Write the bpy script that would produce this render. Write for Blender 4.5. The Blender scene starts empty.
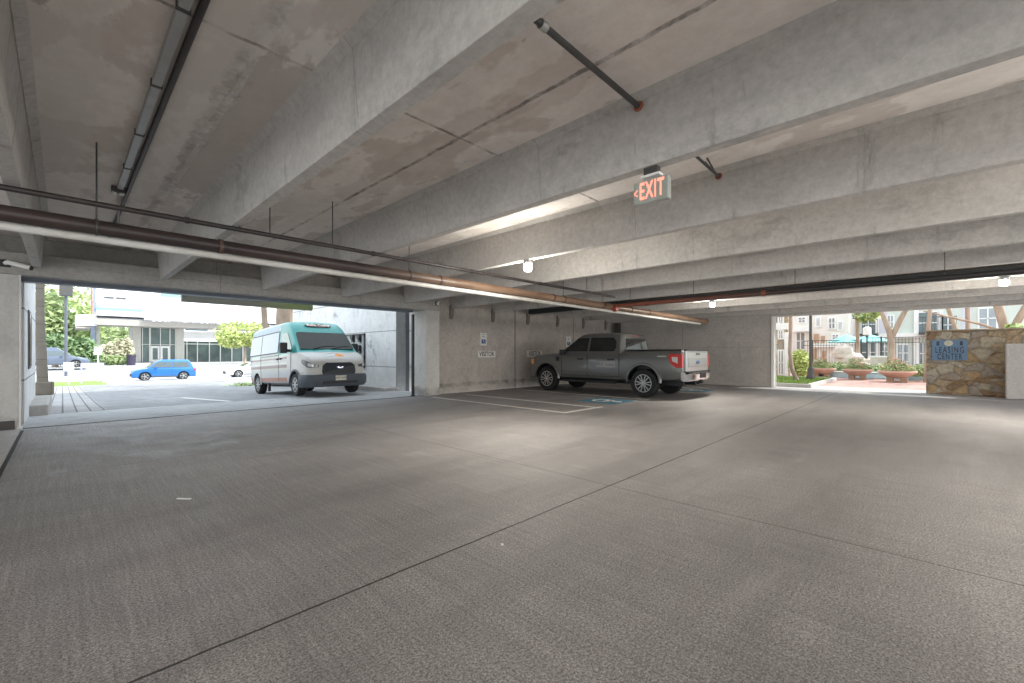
import bpy, math, random
from mathutils import Vector, Matrix
random.seed(7)
C = bpy.context.scene.collection
SC = bpy.context.scene
# ------------------------------------------------------------------ camera
F, CX, HY, EYE, YAW = 434.0, 512.0, 353.6, 1.25, math.radians(44.0)
cd = bpy.data.cameras.new('camera'); cam = bpy.data.objects.new('camera', cd); C.objects.link(cam)
cd.sensor_width = 36; cd.lens = 36*F/1024; cd.shift_y = (HY-341.5)/1024; cd.clip_end = 600; cd.clip_start = .05
cam.location = (0, 0, EYE); cam.rotation_euler = (math.pi/2, 0, YAW-math.pi/2)
SC.camera = cam
# ------------------------------------------------------------------ world, sun, exposure
W = bpy.data.worlds.new('world'); SC.world = W; W.use_nodes = True
wn = W.node_tree; bg = wn.nodes['Background']
tc = wn.nodes.new('ShaderNodeTexCoord'); sep = wn.nodes.new('ShaderNodeSeparateXYZ'); ramp = wn.nodes.new('ShaderNodeValToRGB')
wn.links.new(tc.outputs['Generated'], sep.inputs[0]); wn.links.new(sep.outputs['Z'], ramp.inputs[0])
ramp.color_ramp.elements[0].position = 0.0; ramp.color_ramp.elements[0].color = (.93, .97, 1, 1)
ramp.color_ramp.elements[1].position = .7; ramp.color_ramp.elements[1].color = (.74, .87, 1, 1)
wn.links.new(ramp.outputs[0], bg.inputs['Color']); bg.inputs['Strength'].default_value = 1.62
sd = bpy.data.lights.new('sun', 'SUN'); sun = bpy.data.objects.new('sun', sd); C.objects.link(sun)
sd.energy = 3.9; sd.angle = math.radians(.6); sd.color = (1, .96, .88)
sun.rotation_euler = Vector((-.50, .62, -.95)).to_track_quat('-Z', 'Y').to_euler()
LAMP_W, LAMP_DOWN = 50.0, 158.0
SC.view_settings.view_transform = 'Standard'; SC.view_settings.look = 'None'
SC.view_settings.exposure = 0.68; SC.view_settings.gamma = 1.0; SC.view_settings.use_curve_mapping = False
SC.cycles.diffuse_bounces = 7; SC.cycles.max_bounces = 10; SC.cycles.sample_clamp_indirect = 6.0

# ------------------------------------------------------------------ measuring: a sight line of the survey met with a real plane
def _dir(px):
    u = (px-CX)/F
    return math.cos(YAW)+math.sin(YAW)*u, math.sin(YAW)-math.cos(YAW)*u
def on_Y(px, py, Y):
    a, b = _dir(px); Z = Y/b
    return a*Z, EYE+(HY-py)*Z/F
def on_X(px, py, X):
    a, b = _dir(px); Z = X/a
    return b*Z, EYE+(HY-py)*Z/F
def on_G(px, py, H=0.0):
    a, b = _dir(px); Z = F*(EYE-H)/(py-HY)
    return a*Z, b*Z

# ------------------------------------------------------------------ mesh builder
class MB:
    def __init__(s): s.v = []; s.f = []; s.m = []
    def add(s, v, f, mi=0):
        b = len(s.v); s.v += [tuple(p) for p in v]; s.f += [tuple(i+b for i in q) for q in f]; s.m += [mi]*len(f); return s
    def box(s, x0, x1, y0, y1, z0, z1, mi=0, M=None):
        v = [Vector((x, y, z)) for x in (x0, x1) for y in (y0, y1) for z in (z0, z1)]
        if M: v = [M @ p for p in v]
        return s.add(v, [(0, 1, 3, 2), (4, 6, 7, 5), (0, 4, 5, 1), (2, 3, 7, 6), (0, 2, 6, 4), (1, 5, 7, 3)], mi)
    def cyl(s, p0, p1, r, n=12, r2=None, mi=0, cap=True):
        p0 = Vector(p0); p1 = Vector(p1); d = (p1-p0).normalized(); r2 = r if r2 is None else r2
        a = d.orthogonal().normalized(); b = d.cross(a)
        v = []
        for p, q in ((p0, r), (p1, r2)):
            for i in range(n):
                t = 2*math.pi*i/n; v.append(p+(a*math.cos(t)+b*math.sin(t))*q)
        f = [(i, (i+1) % n, n+(i+1) % n, n+i) for i in range(n)]
        if cap: f += [tuple(range(n-1, -1, -1)), tuple(range(n, 2*n))]
        return s.add(v, f, mi)
    def tube(s, pts, rs, n=8, mi=0):
        if not isinstance(rs, (list, tuple)): rs = [rs]*len(pts)
        pts = [Vector(p) for p in pts]; v = []; k = len(pts)
        ref = Vector((0.13, .31, .94))
        for j, p in enumerate(pts):
            d = (pts[min(j+1, k-1)]-pts[max(j-1, 0)]).normalized()
            a = d.cross(ref)
            if a.length < .1: a = d.cross(Vector((1, 0, 0)))
            a.normalize(); b = d.cross(a)
            for i in range(n):
                t = 2*math.pi*i/n; v.append(p+(a*math.cos(t)+b*math.sin(t))*rs[j])
        f = [(j*n+i, j*n+(i+1) % n, (j+1)*n+(i+1) % n, (j+1)*n+i) for j in range(k-1) for i in range(n)]
        f += [tuple(range(n-1, -1, -1)), tuple(range((k-1)*n, k*n))]
        return s.add(v, f, mi)
    def lathe(s, prof, c=(0, 0, 0), n=20, axis='z', mi=0, sx=1, sy=1):
        v = []
        for r, h in prof:
            for i in range(n):
                t = 2*math.pi*i/n; a, b = r*math.cos(t)*sx, r*math.sin(t)*sy
                p = (a, b, h) if axis == 'z' else ((a, h, b) if axis == 'y' else (h, a, b))
                v.append((p[0]+c[0], p[1]+c[1], p[2]+c[2]))
        k = len(prof)
        f = [(j*n+i, j*n+(i+1) % n, (j+1)*n+(i+1) % n, (j+1)*n+i) for j in range(k-1) for i in range(n)]
        f += [tuple(range(n-1, -1, -1)), tuple(range((k-1)*n, k*n))]
        return s.add(v, f, mi)
    def prism(s, poly, fn, d, mi=0):
        """poly: 2D points; fn(a,b,t) -> 3D point with t in (0,1) across thickness"""
        n = len(poly); v = [fn(a, b, 0) for a, b in poly]+[fn(a, b, d) for a, b in poly]
        f = [tuple(range(n-1, -1, -1)), tuple(range(n, 2*n))]+[(i, (i+1) % n, n+(i+1) % n, n+i) for i in range(n)]
        return s.add(v, f, mi)
    def loft(s, rings, mi=0):
        n = len(rings[0]); v = [p for r in rings for p in r]; k = len(rings)
        f = [(j*n+i, j*n+(i+1) % n, (j+1)*n+(i+1) % n, (j+1)*n+i) for j in range(k-1) for i in range(n)]
        f += [tuple(range(n-1, -1, -1)), tuple(range((k-1)*n, k*n))]
        return s.add(v, f, mi)
    def blob(s, c, rx, ry, rz, n=10, m=6, mi=0, jit=0):
        pr = []
        v = []; 
        for j in range(m+1):
            ph = math.pi*j/m
            for i in range(n):
                t = 2*math.pi*i/n; k = 1+random.uniform(-jit, jit)
                v.append((c[0]+rx*k*math.sin(ph)*math.cos(t), c[1]+ry*k*math.sin(ph)*math.sin(t), c[2]-rz*k*math.cos(ph)))
        f = [(j*n+i, j*n+(i+1) % n, (j+1)*n+(i+1) % n, (j+1)*n+i) for j in range(m) for i in range(n)]
        return s.add(v, f, mi)
    def leaves(s, c, rx, ry, rz, n, size, mi=0, shell=.45):
        for _ in range(n):
            while True:
                p = Vector((random.uniform(-1, 1), random.uniform(-1, 1), random.uniform(-1, 1)))
                if shell < p.length < 1: break
            q = Vector((c[0]+p.x*rx, c[1]+p.y*ry, c[2]+p.z*rz))
            a = Vector((random.gauss(0, 1), random.gauss(0, 1), random.gauss(0, .6))).normalized()
            b = a.cross(Vector((random.gauss(0, 1), random.gauss(0, 1), random.gauss(0, 1)))).normalized()
            k = size*random.uniform(.6, 1.3)
            s.add([q-a*k, q-b*k*.45, q+a*k, q+b*k*.45], [(0, 1, 2, 3)], mi)
        return s
    def build(s, name, mat, parent=None, smooth=None, bevel=0, loc=None):
        me = bpy.data.meshes.new(name); me.from_pydata(s.v, [], s.f)
        mats = mat if isinstance(mat, (list, tuple)) else [mat]
        for m_ in mats: me.materials.append(m_)
        if len(mats) > 1: me.polygons.foreach_set('material_index', s.m)
        import bmesh
        bm = bmesh.new(); bm.from_mesh(me); bmesh.ops.recalc_face_normals(bm, faces=bm.faces); bm.to_mesh(me); bm.free()
        if smooth is not None:
            me.shade_smooth(); me.set_sharp_from_angle(angle=math.radians(smooth))
        me.update()
        o = bpy.data.objects.new(name, me); C.objects.link(o)
        if parent is not None: o.parent = parent
        if loc: o.location = loc
        if bevel:
            b = o.modifiers.new('bevel', 'BEVEL'); b.width = bevel; b.segments = 2; b.limit_method = 'ANGLE'; b.angle_limit = math.radians(50)
        return o

def tag(o, label=None, cat=None, group=None, kind=None):
    if label: o['label'] = label
    if cat: o['category'] = cat
    if group: o['group'] = group
    if kind: o['kind'] = kind
    return o
def struct(o, label=None): 
    return tag(o, label, None, None, 'structure')
def empty(name, loc, label, cat, group=None, rot=(0, 0, 0), scale=1):
    o = bpy.data.objects.new(name, None); C.objects.link(o); o.location = loc; o.rotation_euler = rot; o.scale = (scale,)*3
    o.empty_display_size = .2
    return tag(o, label, cat, group)
def copy_tree(o, parent=None):
    c = o.copy(); C.objects.link(c); c.parent = parent
    for ch in [k for k in bpy.data.objects if k.parent == o]: copy_tree(ch, c)
    return c
def text_mesh(name, body, size, mat, parent, M, extrude=.003, bold=0, align='CENTER', sx=1, space=1, fit=None):
    cu = bpy.data.curves.new('t', 'FONT'); cu.body = body; cu.size = size; cu.extrude = extrude; cu.offset = bold
    cu.align_x = align; cu.align_y = 'CENTER'; cu.space_character = space; cu.resolution_u = 3
    t = bpy.data.objects.new('t', cu); C.objects.link(t)
    dg = bpy.context.evaluated_depsgraph_get(); dg.update()
    me = bpy.data.meshes.new_from_object(t.evaluated_get(dg)); bpy.data.objects.remove(t); bpy.data.curves.remove(cu)
    if fit: sx = fit/max(1e-4, max(v.co.x for v in me.vertices)-min(v.co.x for v in me.vertices))
    me.transform(M @ Matrix.Diagonal((sx, 1, 1, 1))); me.materials.clear(); me.materials.append(mat)
    o = bpy.data.objects.new(name, me); C.objects.link(o); o.parent = parent
    return o
def frame(origin, right, up):
    r = Vector(right).normalized(); u = Vector(up).normalized(); n = r.cross(u)
    M = Matrix(((r.x, u.x, n.x, origin[0]), (r.y, u.y, n.y, origin[1]), (r.z, u.z, n.z, origin[2]), (0, 0, 0, 1)))
    return M
def cut(o, cutter_mb, cmat):
    """boolean difference baked into the mesh, cutter removed again"""
    c = cutter_mb.build('cutter', cmat); 
    inv = o.matrix_basis.copy()
    c.matrix_basis = inv
    par = o.parent; o.parent = None
    bpy.context.view_layer.update()
    m = o.modifiers.new('b', 'BOOLEAN'); m.object = c; m.operation = 'DIFFERENCE'; m.solver = 'EXACT'
    try: m.material_mode = 'TRANSFER'
    except Exception: pass
    dg = bpy.context.evaluated_depsgraph_get(); dg.update()
    me = bpy.data.meshes.new_from_object(o.evaluated_get(dg)); o.modifiers.clear()
    if len(me.polygons) > 4: o.data = me
    bpy.data.objects.remove(c); o.parent = par
    return o

# ------------------------------------------------------------------ materials
MC = {}
class NT:
    def __init__(s, name):
        s.mat = bpy.data.materials.new(name); s.mat.use_nodes = True; s.t = s.mat.node_tree; s.b = s.t.nodes['Principled BSDF']
        s.co = s.t.nodes.new('ShaderNodeTexCoord')
    def n(s, typ, **k):
        x = s.t.nodes.new(typ)
        for a, b in k.items(): setattr(x, a, b)
        return x
    def l(s, a, b): s.t.links.new(a, b)
    def mapped(s, scale=(1, 1, 1), loc=(0, 0, 0), rot=(0, 0, 0)):
        m = s.n('ShaderNodeMapping'); m.inputs['Scale'].default_value = scale; m.inputs['Location'].default_value = loc; m.inputs['Rotation'].default_value = rot
        s.l(s.co.outputs['Object'], m.inputs['Vector']); return m.outputs[0]
    def noise(s, vec, scale, detail=5, rough=.6):
        x = s.n('ShaderNodeTexNoise'); x.inputs['Scale'].default_value = scale; x.inputs['Detail'].default_value = detail; x.inputs['Roughness'].default_value = rough
        s.l(vec, x.inputs['Vector']); return x.outputs['Fac']
    def ramp(s, fac, stops, interp='LINEAR'):
        r = s.n('ShaderNodeValToRGB'); cr = r.color_ramp; cr.interpolation = interp
        while len(cr.elements) < len(stops): cr.elements.new(.5)
        for e, (p, c) in zip(cr.elements, stops):
            e.position = p; e.color = (c, c, c, 1) if isinstance(c, (int, float)) else tuple(c)+(1,)
        s.l(fac, r.inputs[0]); return r.outputs[0]
    def math(s, op, a, b=None, clamp=False):
        x = s.n('ShaderNodeMath', operation=op); x.use_clamp = clamp
        for i, q in enumerate((a, b)):
            if q is None: continue
            if isinstance(q, (int, float)): x.inputs[i].default_value = q
            else: s.l(q, x.inputs[i])
        return x.outputs[0]
    def mix(s, fac, a, b, mode='MIX'):
        x = s.n('ShaderNodeMix', data_type='RGBA', blend_type=mode)
        for i, q in ((0, fac), (6, a), (7, b)):
            if isinstance(q, (int, float)): x.inputs[i].default_value = q if i == 0 else (q, q, q, 1)
            elif isinstance(q, tuple): x.inputs[i].default_value = q+(1,) if len(q) == 3 else q
            else: s.l(q, x.inputs[i])
        return x.outputs[2]
    def xyz(s):
        x = s.n('ShaderNodeSeparateXYZ'); s.l(s.co.outputs['Object'], x.inputs[0]); return x.outputs
    def near(s, coord, val, w, soft=None):
        """1 on a line coord==val of half width w"""
        d = s.math('ABSOLUTE', s.math('SUBTRACT', coord, val)); soft = soft or w*.6
        return s.math('SUBTRACT', 1.0, s.math('DIVIDE', s.math('MAXIMUM', s.math('SUBTRACT', d, w), 0), soft), True)
    def bump(s, h, strength=.3, dist=.02):
        x = s.n('ShaderNodeBump'); x.inputs['Strength'].default_value = strength; x.inputs['Distance'].default_value = dist
        s.l(h, x.inputs['Height']); s.l(x.outputs[0], s.b.inputs['Normal'])
    def done(s, col, rough=.8, metal=0, spec=None):
        if isinstance(col, tuple): s.b.inputs['Base Color'].default_value = col+(1,)
        else: s.l(col, s.b.inputs['Base Color'])
        if isinstance(rough, (int, float)): s.b.inputs['Roughness'].default_value = rough
        else: s.l(rough, s.b.inputs['Roughness'])
        s.b.inputs['Metallic'].default_value = metal
        if spec is not None: s.b.inputs['Specular IOR Level'].default_value = spec
        return s.mat
def plain(name, col, rough=.6, metal=0, spec=None, var=.12, scale=6, coat=0):
    if name in MC: return MC[name]
    s = NT(name); f = s.noise(s.mapped(), scale, 4)
    a = tuple(max(0, c*(1-var)) for c in col); b = tuple(min(1, c*(1+var)) for c in col)
    m = s.done(s.ramp(f, [(.3, a), (.7, b)]), rough, metal, spec)
    if coat: s.b.inputs['Coat Weight'].default_value = coat; s.b.inputs['Coat Roughness'].default_value = .06
    MC[name] = m; return m
def glow(name, col, strength):
    s = NT(name); s.b.inputs['Emission Color'].default_value = col+(1,); s.b.inputs['Emission Strength'].default_value = strength
    return s.done(tuple(c*.8 for c in col), .4)
def concrete(name, base, var=.25, stain=.35, fine=14, stretch=(1, 1, 1), bump=.25, lines=(), rough=.85, patch=None, seams=(), drips=0, seamk=.75, blobs=()):
    s = NT(name); v = s.mapped(stretch)
    big = s.noise(v, .6, 6, .6); mid = s.noise(s.mapped(stretch, (3, 7, 1)), 3.2, 7, .68); fn = s.noise(s.mapped(), fine, 6, .75)
    lo = tuple(c*(1-var) for c in base); hi = tuple(min(1, c*(1+var)) for c in base)
    col = s.ramp(s.math('ADD', s.math('MULTIPLY', big, .45), s.math('MULTIPLY', mid, .55)), [(.34, lo), (.64, hi)])
    col = s.mix(.55, col, s.ramp(fn, [(.3, .35), (.7, .65)]), 'OVERLAY')
    if stain:
        st = s.ramp(s.noise(s.mapped(tuple(a*1.0 for a in stretch), (11, 3, 5)), 1.5, 8, .72), [(.56, 0.0), (.66, 1.0)])
        col = s.mix(s.math('MULTIPLY', st, stain), col, tuple(c*.45 for c in base))
    if drips:
        dv = s.ramp(s.noise(s.mapped((2.6, 2.6, .35), (5, 1, 0)), 1.7, 6, .7), [(.60, 0.0), (.72, 1.0)])
        col = s.mix(s.math('MULTIPLY', dv, drips), col, (base[0]*.38, base[1]*.36, base[2]*.32))
    if patch:      # broad water stain with a pale scaled rim
        pn = s.noise(s.mapped((1.0, .45, 1), (2.3, .4, 0)), 1.15, 9, .62)
        pm = s.ramp(pn, [(.505, 0.0), (.525, 1.0), (.60, 1.0), (.63, 0.0)])
        col = s.mix(s.math('MULTIPLY', pm, patch), col, (base[0]*.60, base[1]*.54, base[2]*.50))
        pe = s.ramp(pn, [(.44, 0.0), (.475, 1.0), (.50, 1.0), (.51, 0.0)])
        col = s.mix(s.math('MULTIPLY', pe, patch*.35), col, tuple(min(1, c*1.45) for c in base))
    X = s.xyz()
    for bx_, wx_, by_, wy_, c, k in blobs:
        m = s.math('MULTIPLY', s.near(X[0], bx_, wx_, wx_*2.2), s.near(X[1], by_, wy_, wy_))
        nn = s.noise(s.mapped((1, .55, 1), (bx_, by_, 0)), 3.4, 8, .66)
        e = s.ramp(s.math('ADD', s.math('MULTIPLY', m, .42), nn), [(.66, 0.0), (.72, 1.0)])
        col = s.mix(s.math('MULTIPLY', e, k), col, c)
    for ax, val, w, c, k in lines:
        wob = s.math('MULTIPLY', s.math('SUBTRACT', s.noise(s.mapped(), 5, 3), .5), w*3)
        m = s.near(s.math('ADD', X['XYZ'.index(ax)], wob), val, w)
        br = s.ramp(s.noise(s.mapped((1, 1, 1), (val, 4, 2)), 2.2, 5, .7), [(.42, .15), (.6, 1.0)])
        col = s.mix(s.math('MULTIPLY', s.math('MULTIPLY', m, br), k), col, c)
    for ax, val, w in seams:
        col = s.mix(s.math('MULTIPLY', s.near(X['XYZ'.index(ax)], val, w, w*.5), seamk), col, tuple(c*.22 for c in base))
    s.bump(s.math('ADD', fn, s.math('MULTIPLY', mid, 1.5)), bump, .012)
    return s.done(col, rough)

BEAM_C = (.47, .45, .425)
M_deck = concrete('deck_concrete', (.76, .705, .66), .11, .25, 9, (1, .6, 1), .3, patch=.36, blobs=[(.72, .12, 4.6, 1.6, (.74, .71, .67), .55), (1.08, .10, 4.8, 1.2, (.42, .365, .33), .55), (2.5, .10, 3.4, 1.2, (.50, .44, .40), .4), (-.05, .10, 4.2, 1.6, (.72, .69, .65), .5), (-.12, .03, 3.0, .4, (.3, .27, .24), .6)],
    lines=[('X', .90, .018, (.92, .90, .86), 1.0), ('X', -.24, .020, (.70, .68, .64), .8), ('X', .86, .05, (.16, .14, .12), .55), ('X', 2.52, .016, (.12, .105, .09), .8), ('X', 6.0, .015, (.14, .12, .1), .7),
           ('Y', 3.1, .012, (.15, .12, .1), .8)])
M_beam = concrete('beam_concrete', BEAM_C, .13, .45, 16, (1, .5, 1), .15, drips=.6, seamk=.28, seams=[('Y', 2.62, .004), ('Y', 6.3, .004)])
M_wall = concrete('wall_concrete', (.47, .425, .385), .16, .4, 12, (1, 1, .7), .25, drips=.35, seams=[('X', 11.5, .022), ('X', 15.1, .018)],
    lines=[('Z', .25, .05, (.12, .11, .10), .6), ('Z', .05, .05, (.45, .42, .38), .5)])
M_girder = concrete('girder_concrete', (.40, .385, .36), .15, .3, 14, (.5, 1, 1), .2, drips=.4, seamk=.35, seams=[('X', 2.3, .008), ('X', 5.4, .008)], lines=[('Z', 2.74, .006, (.2, .2, .2), .6)])
M_column = concrete('column_concrete', (.62, .60, .57), .13, .25, 16, (1, 1, .6), .2, lines=[('Z', .12, .08, (.16, .14, .12), .6)])
M_out = concrete('pale_panel_concrete', (.72, .715, .71), .14, .75, 7, (1, 1, 1), .5, seams=[('Z', 2.05, .012), ('Z', .78, .012), ('Z', 3.3, .012), ('Y', 16.2, .012), ('Y', 19.1, .012)])
M_recess = plain('grey_recess_paint', (.17, .175, .18), .7)
M_apron = concrete('apron_concrete', (.40, .40, .40), .2, .5, 16, (1, 1, 1), .35)
M_curb = concrete('curb_concrete', (.42, .40, .38), .15, .3, 20)
M_dark = plain('dark_gap', (.012, .012, .012), .8)

def floor_mat():
    s = NT('floor_concrete'); X = s.xyz()
    base = (.258, .243, .236)
    big = s.noise(s.mapped((.55, 1.2, 1)), .42, 6, .6); mid = s.noise(s.mapped((1, 1, 1), (4, 2, 0)), 2.6, 7, .65); fn = s.noise(s.mapped(), 74, 3, .8); fn2 = s.noise(s.mapped((1, 1, 1), (1, 2, 3)), 130, 2, .8)
    br = s.noise(s.mapped((38, 1.2, 1)), 1.0, 4, .7)      # broomed lines that run along Y
    br2 = s.noise(s.mapped((1.2, 38, 1)), 1.0, 4, .7)
    col = s.ramp(s.math('ADD', s.math('MULTIPLY', big, .6), s.math('MULTIPLY', mid, .4)), [(.36, tuple(c*.74 for c in base)), (.62, tuple(c*1.22 for c in base))])
    col = s.mix(.75, col, s.ramp(fn, [(.36, .2), (.62, .8)]), 'OVERLAY')
    col = s.mix(.9, col, s.ramp(fn2, [(.36, .25), (.62, .75)]), 'OVERLAY')
    col = s.mix(.42, col, s.ramp(br, [(.3, .30), (.7, .70)]), 'OVERLAY')
    col = s.mix(.18, col, s.ramp(br2, [(.3, .35), (.7, .65)]), 'OVERLAY')
    pit = s.ramp(s.noise(s.mapped((1, 1, 1), (9, 9, 9)), 34, 1, .5), [(.74, 0.0), (.80, 1.0)])
    col = s.mix(s.math('MULTIPLY', pit, .6), col, (.03, .028, .026))
    tyre = s.ramp(s.noise(s.mapped((.25, 1.3, 1), (2, 5, 0)), 1.3, 5, .6), [(.5, 0.0), (.7, 1.0)])
    col = s.mix(s.math('MULTIPLY', tyre, .30), col, tuple(c*.45 for c in base))
    scuff = s.ramp(s.noise(s.mapped((.35, 2.2, 1), (7, 1, 0)), 1.8, 6, .65), [(.62, 0.0), (.72, 1.0)])
    col = s.mix(s.math('MULTIPLY', scuff, .35), col, tuple(c*1.5 for c in base))
    for ax, val, w, k in (('Y', 2.19, .0055, .95), ('X', 3.6, .0035, .7), ('Y', 6.54, .006, .5), ('X', 11.2, .01, .5), ('Y', -2.2, .006, .9)):
        wob = s.math('MULTIPLY', s.math('SUBTRACT', s.noise(s.mapped(), 3, 4, .7), .5), .02)
        col = s.mix(s.math('MULTIPLY', s.near(s.math('ADD', X['XYZ'.index(ax)], wob), val, w, .004), k), col, (.012, .011, .010))
    h = s.math('ADD', s.math('ADD', fn, s.math('MULTIPLY', fn2, .6)), s.math('ADD', s.math('MULTIPLY', br, 1.0), s.math('MULTIPLY', br2, .4)))
    s.bump(h, .55, .006)
    return s.done(col, s.ramp(mid, [(.35, .52), (.65, .72)]), 0, .45)
M_floor = floor_mat()

def rail_metal(name, c0, c1, rough=.5, metal=.0, scale=3, stretch=(.3, 1, 1)):
    s = NT(name); f = s.noise(s.mapped(stretch), scale, 6, .65)
    return s.done(s.ramp(f, [(.35, c0), (.65, c1)]), rough, metal)
def iron():
    s = NT('cast_iron_pipe'); X = s.xyz(); f = s.noise(s.mapped((.3, 1, 1)), 3, 6, .65)
    dk = s.ramp(f, [(.35, (.026, .019, .020)), (.65, (.060, .040, .036))]); lt = s.ramp(f, [(.35, (.14, .080, .048)), (.65, (.26, .165, .105))])
    t = s.ramp(s.math('DIVIDE', X[0], 20.0), [(.34, 0.0), (.42, .7), (.55, 1.0)])  # pipe's unlit left and lamp-lit right put into the colour
    return s.done(s.mix(t, dk, lt), .42)
M_iron = iron()
M_whitepipe = rail_metal('grimy_white_pipe', (.42, .40, .36), (.74, .73, .70), .5)
M_thin = rail_metal('black_steel_pipe', (.022, .018, .018), (.05, .038, .036), .45)
M_rust = rail_metal('rusty_pipe', (.10, .03, .018), (.30, .09, .05), .6)
M_red = plain('red_coupling', (.30, .045, .025), .5)
M_steel = plain('galvanised_steel', (.42, .42, .41), .45, .5)
M_dsteel = plain('dull_dark_steel', (.07, .068, .065), .5, .3)
M_black = plain('black_plastic', (.018, .018, .02), .5)
M_rubber = plain('tyre_rubber', (.022, .022, .023), .75, spec=.3)
M_white = plain('white_paint', (.80, .80, .78), .5, var=.05)
M_chrome = plain('chrome', (.72, .72, .72), .16, 1.0, var=.05)
M_alloy = plain('alloy', (.55, .55, .56), .3, .9, var=.08)
M_glassdark = plain('tinted_glass', (.012, .016, .018), .04, 0, 1.0, var=.1)
M_redlamp = plain('red_lens', (.50, .02, .02), .15, 0, .8)
M_amber = plain('amber_lens', (.75, .33, .08), .2)
M_lens = plain('clear_lens', (.62, .62, .60), .1, .3)
def clear_glass(name, tint, ior=1.3, rough=.02):
    s = NT(name); s.b.inputs['Transmission Weight'].default_value = .85; s.b.inputs['IOR'].default_value = ior
    return s.done(tint, rough)
def paint(name, col, metal=.5, rough=.32, coat=.7):
    return plain(name, col, rough, metal, None, .03, 2, coat)

# ================================================================== STRUCTURE
HB, HC, S0, SP = 2.68, 3.22, -.415, 1.81      # beam soffit, deck soffit, first stem edge, stem pitch
XR, YW = 18.3, 10.95
X0, Y0 = -6.0, -6.5
mb = MB(); mb.box(X0, XR+.2, Y0, 10.9, -.3, 0); struct(mb.build('floor', M_floor), 'grey broomed concrete garage floor with straight saw-cut joints')
mb = MB(); mb.box(X0, XR+.4, Y0, 12.1, HC, HC+.25); struct(mb.build('ceiling', M_deck), 'stained concrete garage deck overhead')
mb = MB(); mb.box(X0, XR+.4, Y0, 12.1, HC+.25, HC+19); struct(mb.build('upper_storeys', M_out), 'storeys of the building above the garage')
brk_pts = {}
for k in range(-5, 11):
    xr = S0+SP*k
    y1 = 10.74 if xr < 7.2 else YW
    xr += {0: .17, 1: .02}.get(k, 0)
    prof = [(xr-.105, HB), (xr, HB), (xr+.045, HC), (xr-.15, HC)]
    mb = MB(); mb.prism(prof, lambda a, b, t: (a, Y0+t*(y1-Y0), b), 1.0)
    fil = [(xr+.045, HC-.05), (xr+.11, HC), (xr+.02, HC)]
    mb.prism(fil, lambda a, b, t: (a, Y0+t*(y1-Y0), b), 1.0)
    fil = [(xr-.145, HC-.05), (xr-.21, HC), (xr-.12, HC)]
    mb.prism(fil, lambda a, b, t: (a, Y0+t*(y1-Y0), b), 1.0)
    o = mb.build('ceiling_beam', M_beam, bevel=.006); struct(o, 'concrete tee stem running under the garage ceiling')
    if xr > 7.5:
        b = MB(); b.prism([(0, HB+.1), (0, HB-.34), (.05, HB-.22), (.07, HB-.02), (.07, HB+.1)], lambda a, c, t: (xr-.15+t*.13, YW-.01-a, c), 1.0)
        b.build('bearing_bracket', plain('rusted_bracket', (.20, .175, .15), .8), o)
# girder over the driveway opening
mb = MB(); mb.prism([(10.72, 2.54), (10.72, 2.90), (11.05, 2.90), (11.05, HC), (11.5, HC), (11.5, 2.54)], lambda a, b, t: (X0+t*(7.95-X0), a, b), 1.0)
struct(mb.build('wall_over_driveway', M_girder, bevel=.012), 'concrete lintel girder over the driveway opening')
mb = MB(); mb.box(-.50, 7.18, 10.98, 11.22, 2.47, 2.538)
tag(mb.build('rolled_up_grille', plain('bluegrey_steel', (.12, .14, .17), .45, .4), smooth=40), 'dark blue-grey rolled shutter box under the lintel of the driveway opening', 'shutter')
# left column and wall
mb = MB(); mb.box(-1.9, -.50, YW-.2, 11.5, 0, 2.54); struct(mb.build('wall_left_pier', M_column, bevel=.015), 'concrete pier at the left of the driveway opening')
mb = MB(); mb.box(-.50, -.475, YW-.215, YW-.17, .04, 2.54); mb.box(-.52, -.46, YW-.25, YW-.1, 0, .05)
struct(mb.build('trim_1', M_white), 'pale steel corner angle on the left pier')
mb = MB(); mb.box(-.80, -.54, YW-.225, YW-.19, .0, .16); struct(mb.build('trim_2', plain('dark_foot_patch', (.10, .09, .085), .8)), 'dark patch at the foot of the left pier')  # separate dark patch on the pier's foot
mb = MB(); mb.box(X0, -1.9, YW, 11.3, 0, 2.54); struct(mb.build('wall_left_back', M_wall))
# raised slab edge on the left
mb = MB(); mb.box(-1.5, -.47, 6.4, 10.55, 0, .035); struct(mb.build('trim_3', concrete('slab_edge', (.47, .45, .43), .12, .3, 16)), 'pale raised slab edge at the far left')
mb = MB(); mb.box(-.47, -.435, 6.4, 10.55, 0, .008); struct(mb.build('trim_4', M_dark), 'dark joint beside the raised slab edge')
# right column of the opening + visitor wall
mb = MB(); mb.box(7.45, 7.94, 10.72, 11.5, 0, 2.54); struct(mb.build('wall_driveway_column', M_column, bevel=.012), 'pale concrete column at the right of the driveway opening')
mb = MB(); mb.box(7.94, XR+.3, YW, 11.5, -.02, HC); struct(mb.build('wall_back', M_wall), 'stained concrete rear wall behind the parking stalls')
mb = MB(); mb.box(7.13, 7.19, 10.93, 11.0, 0, 2.40); mb.box(7.11, 7.21, 10.91, 11.02, 0, .02)
tag(mb.build('door_guide', M_black), 'black vertical shutter guide left of the pale concrete column', 'shutter guide')
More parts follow.
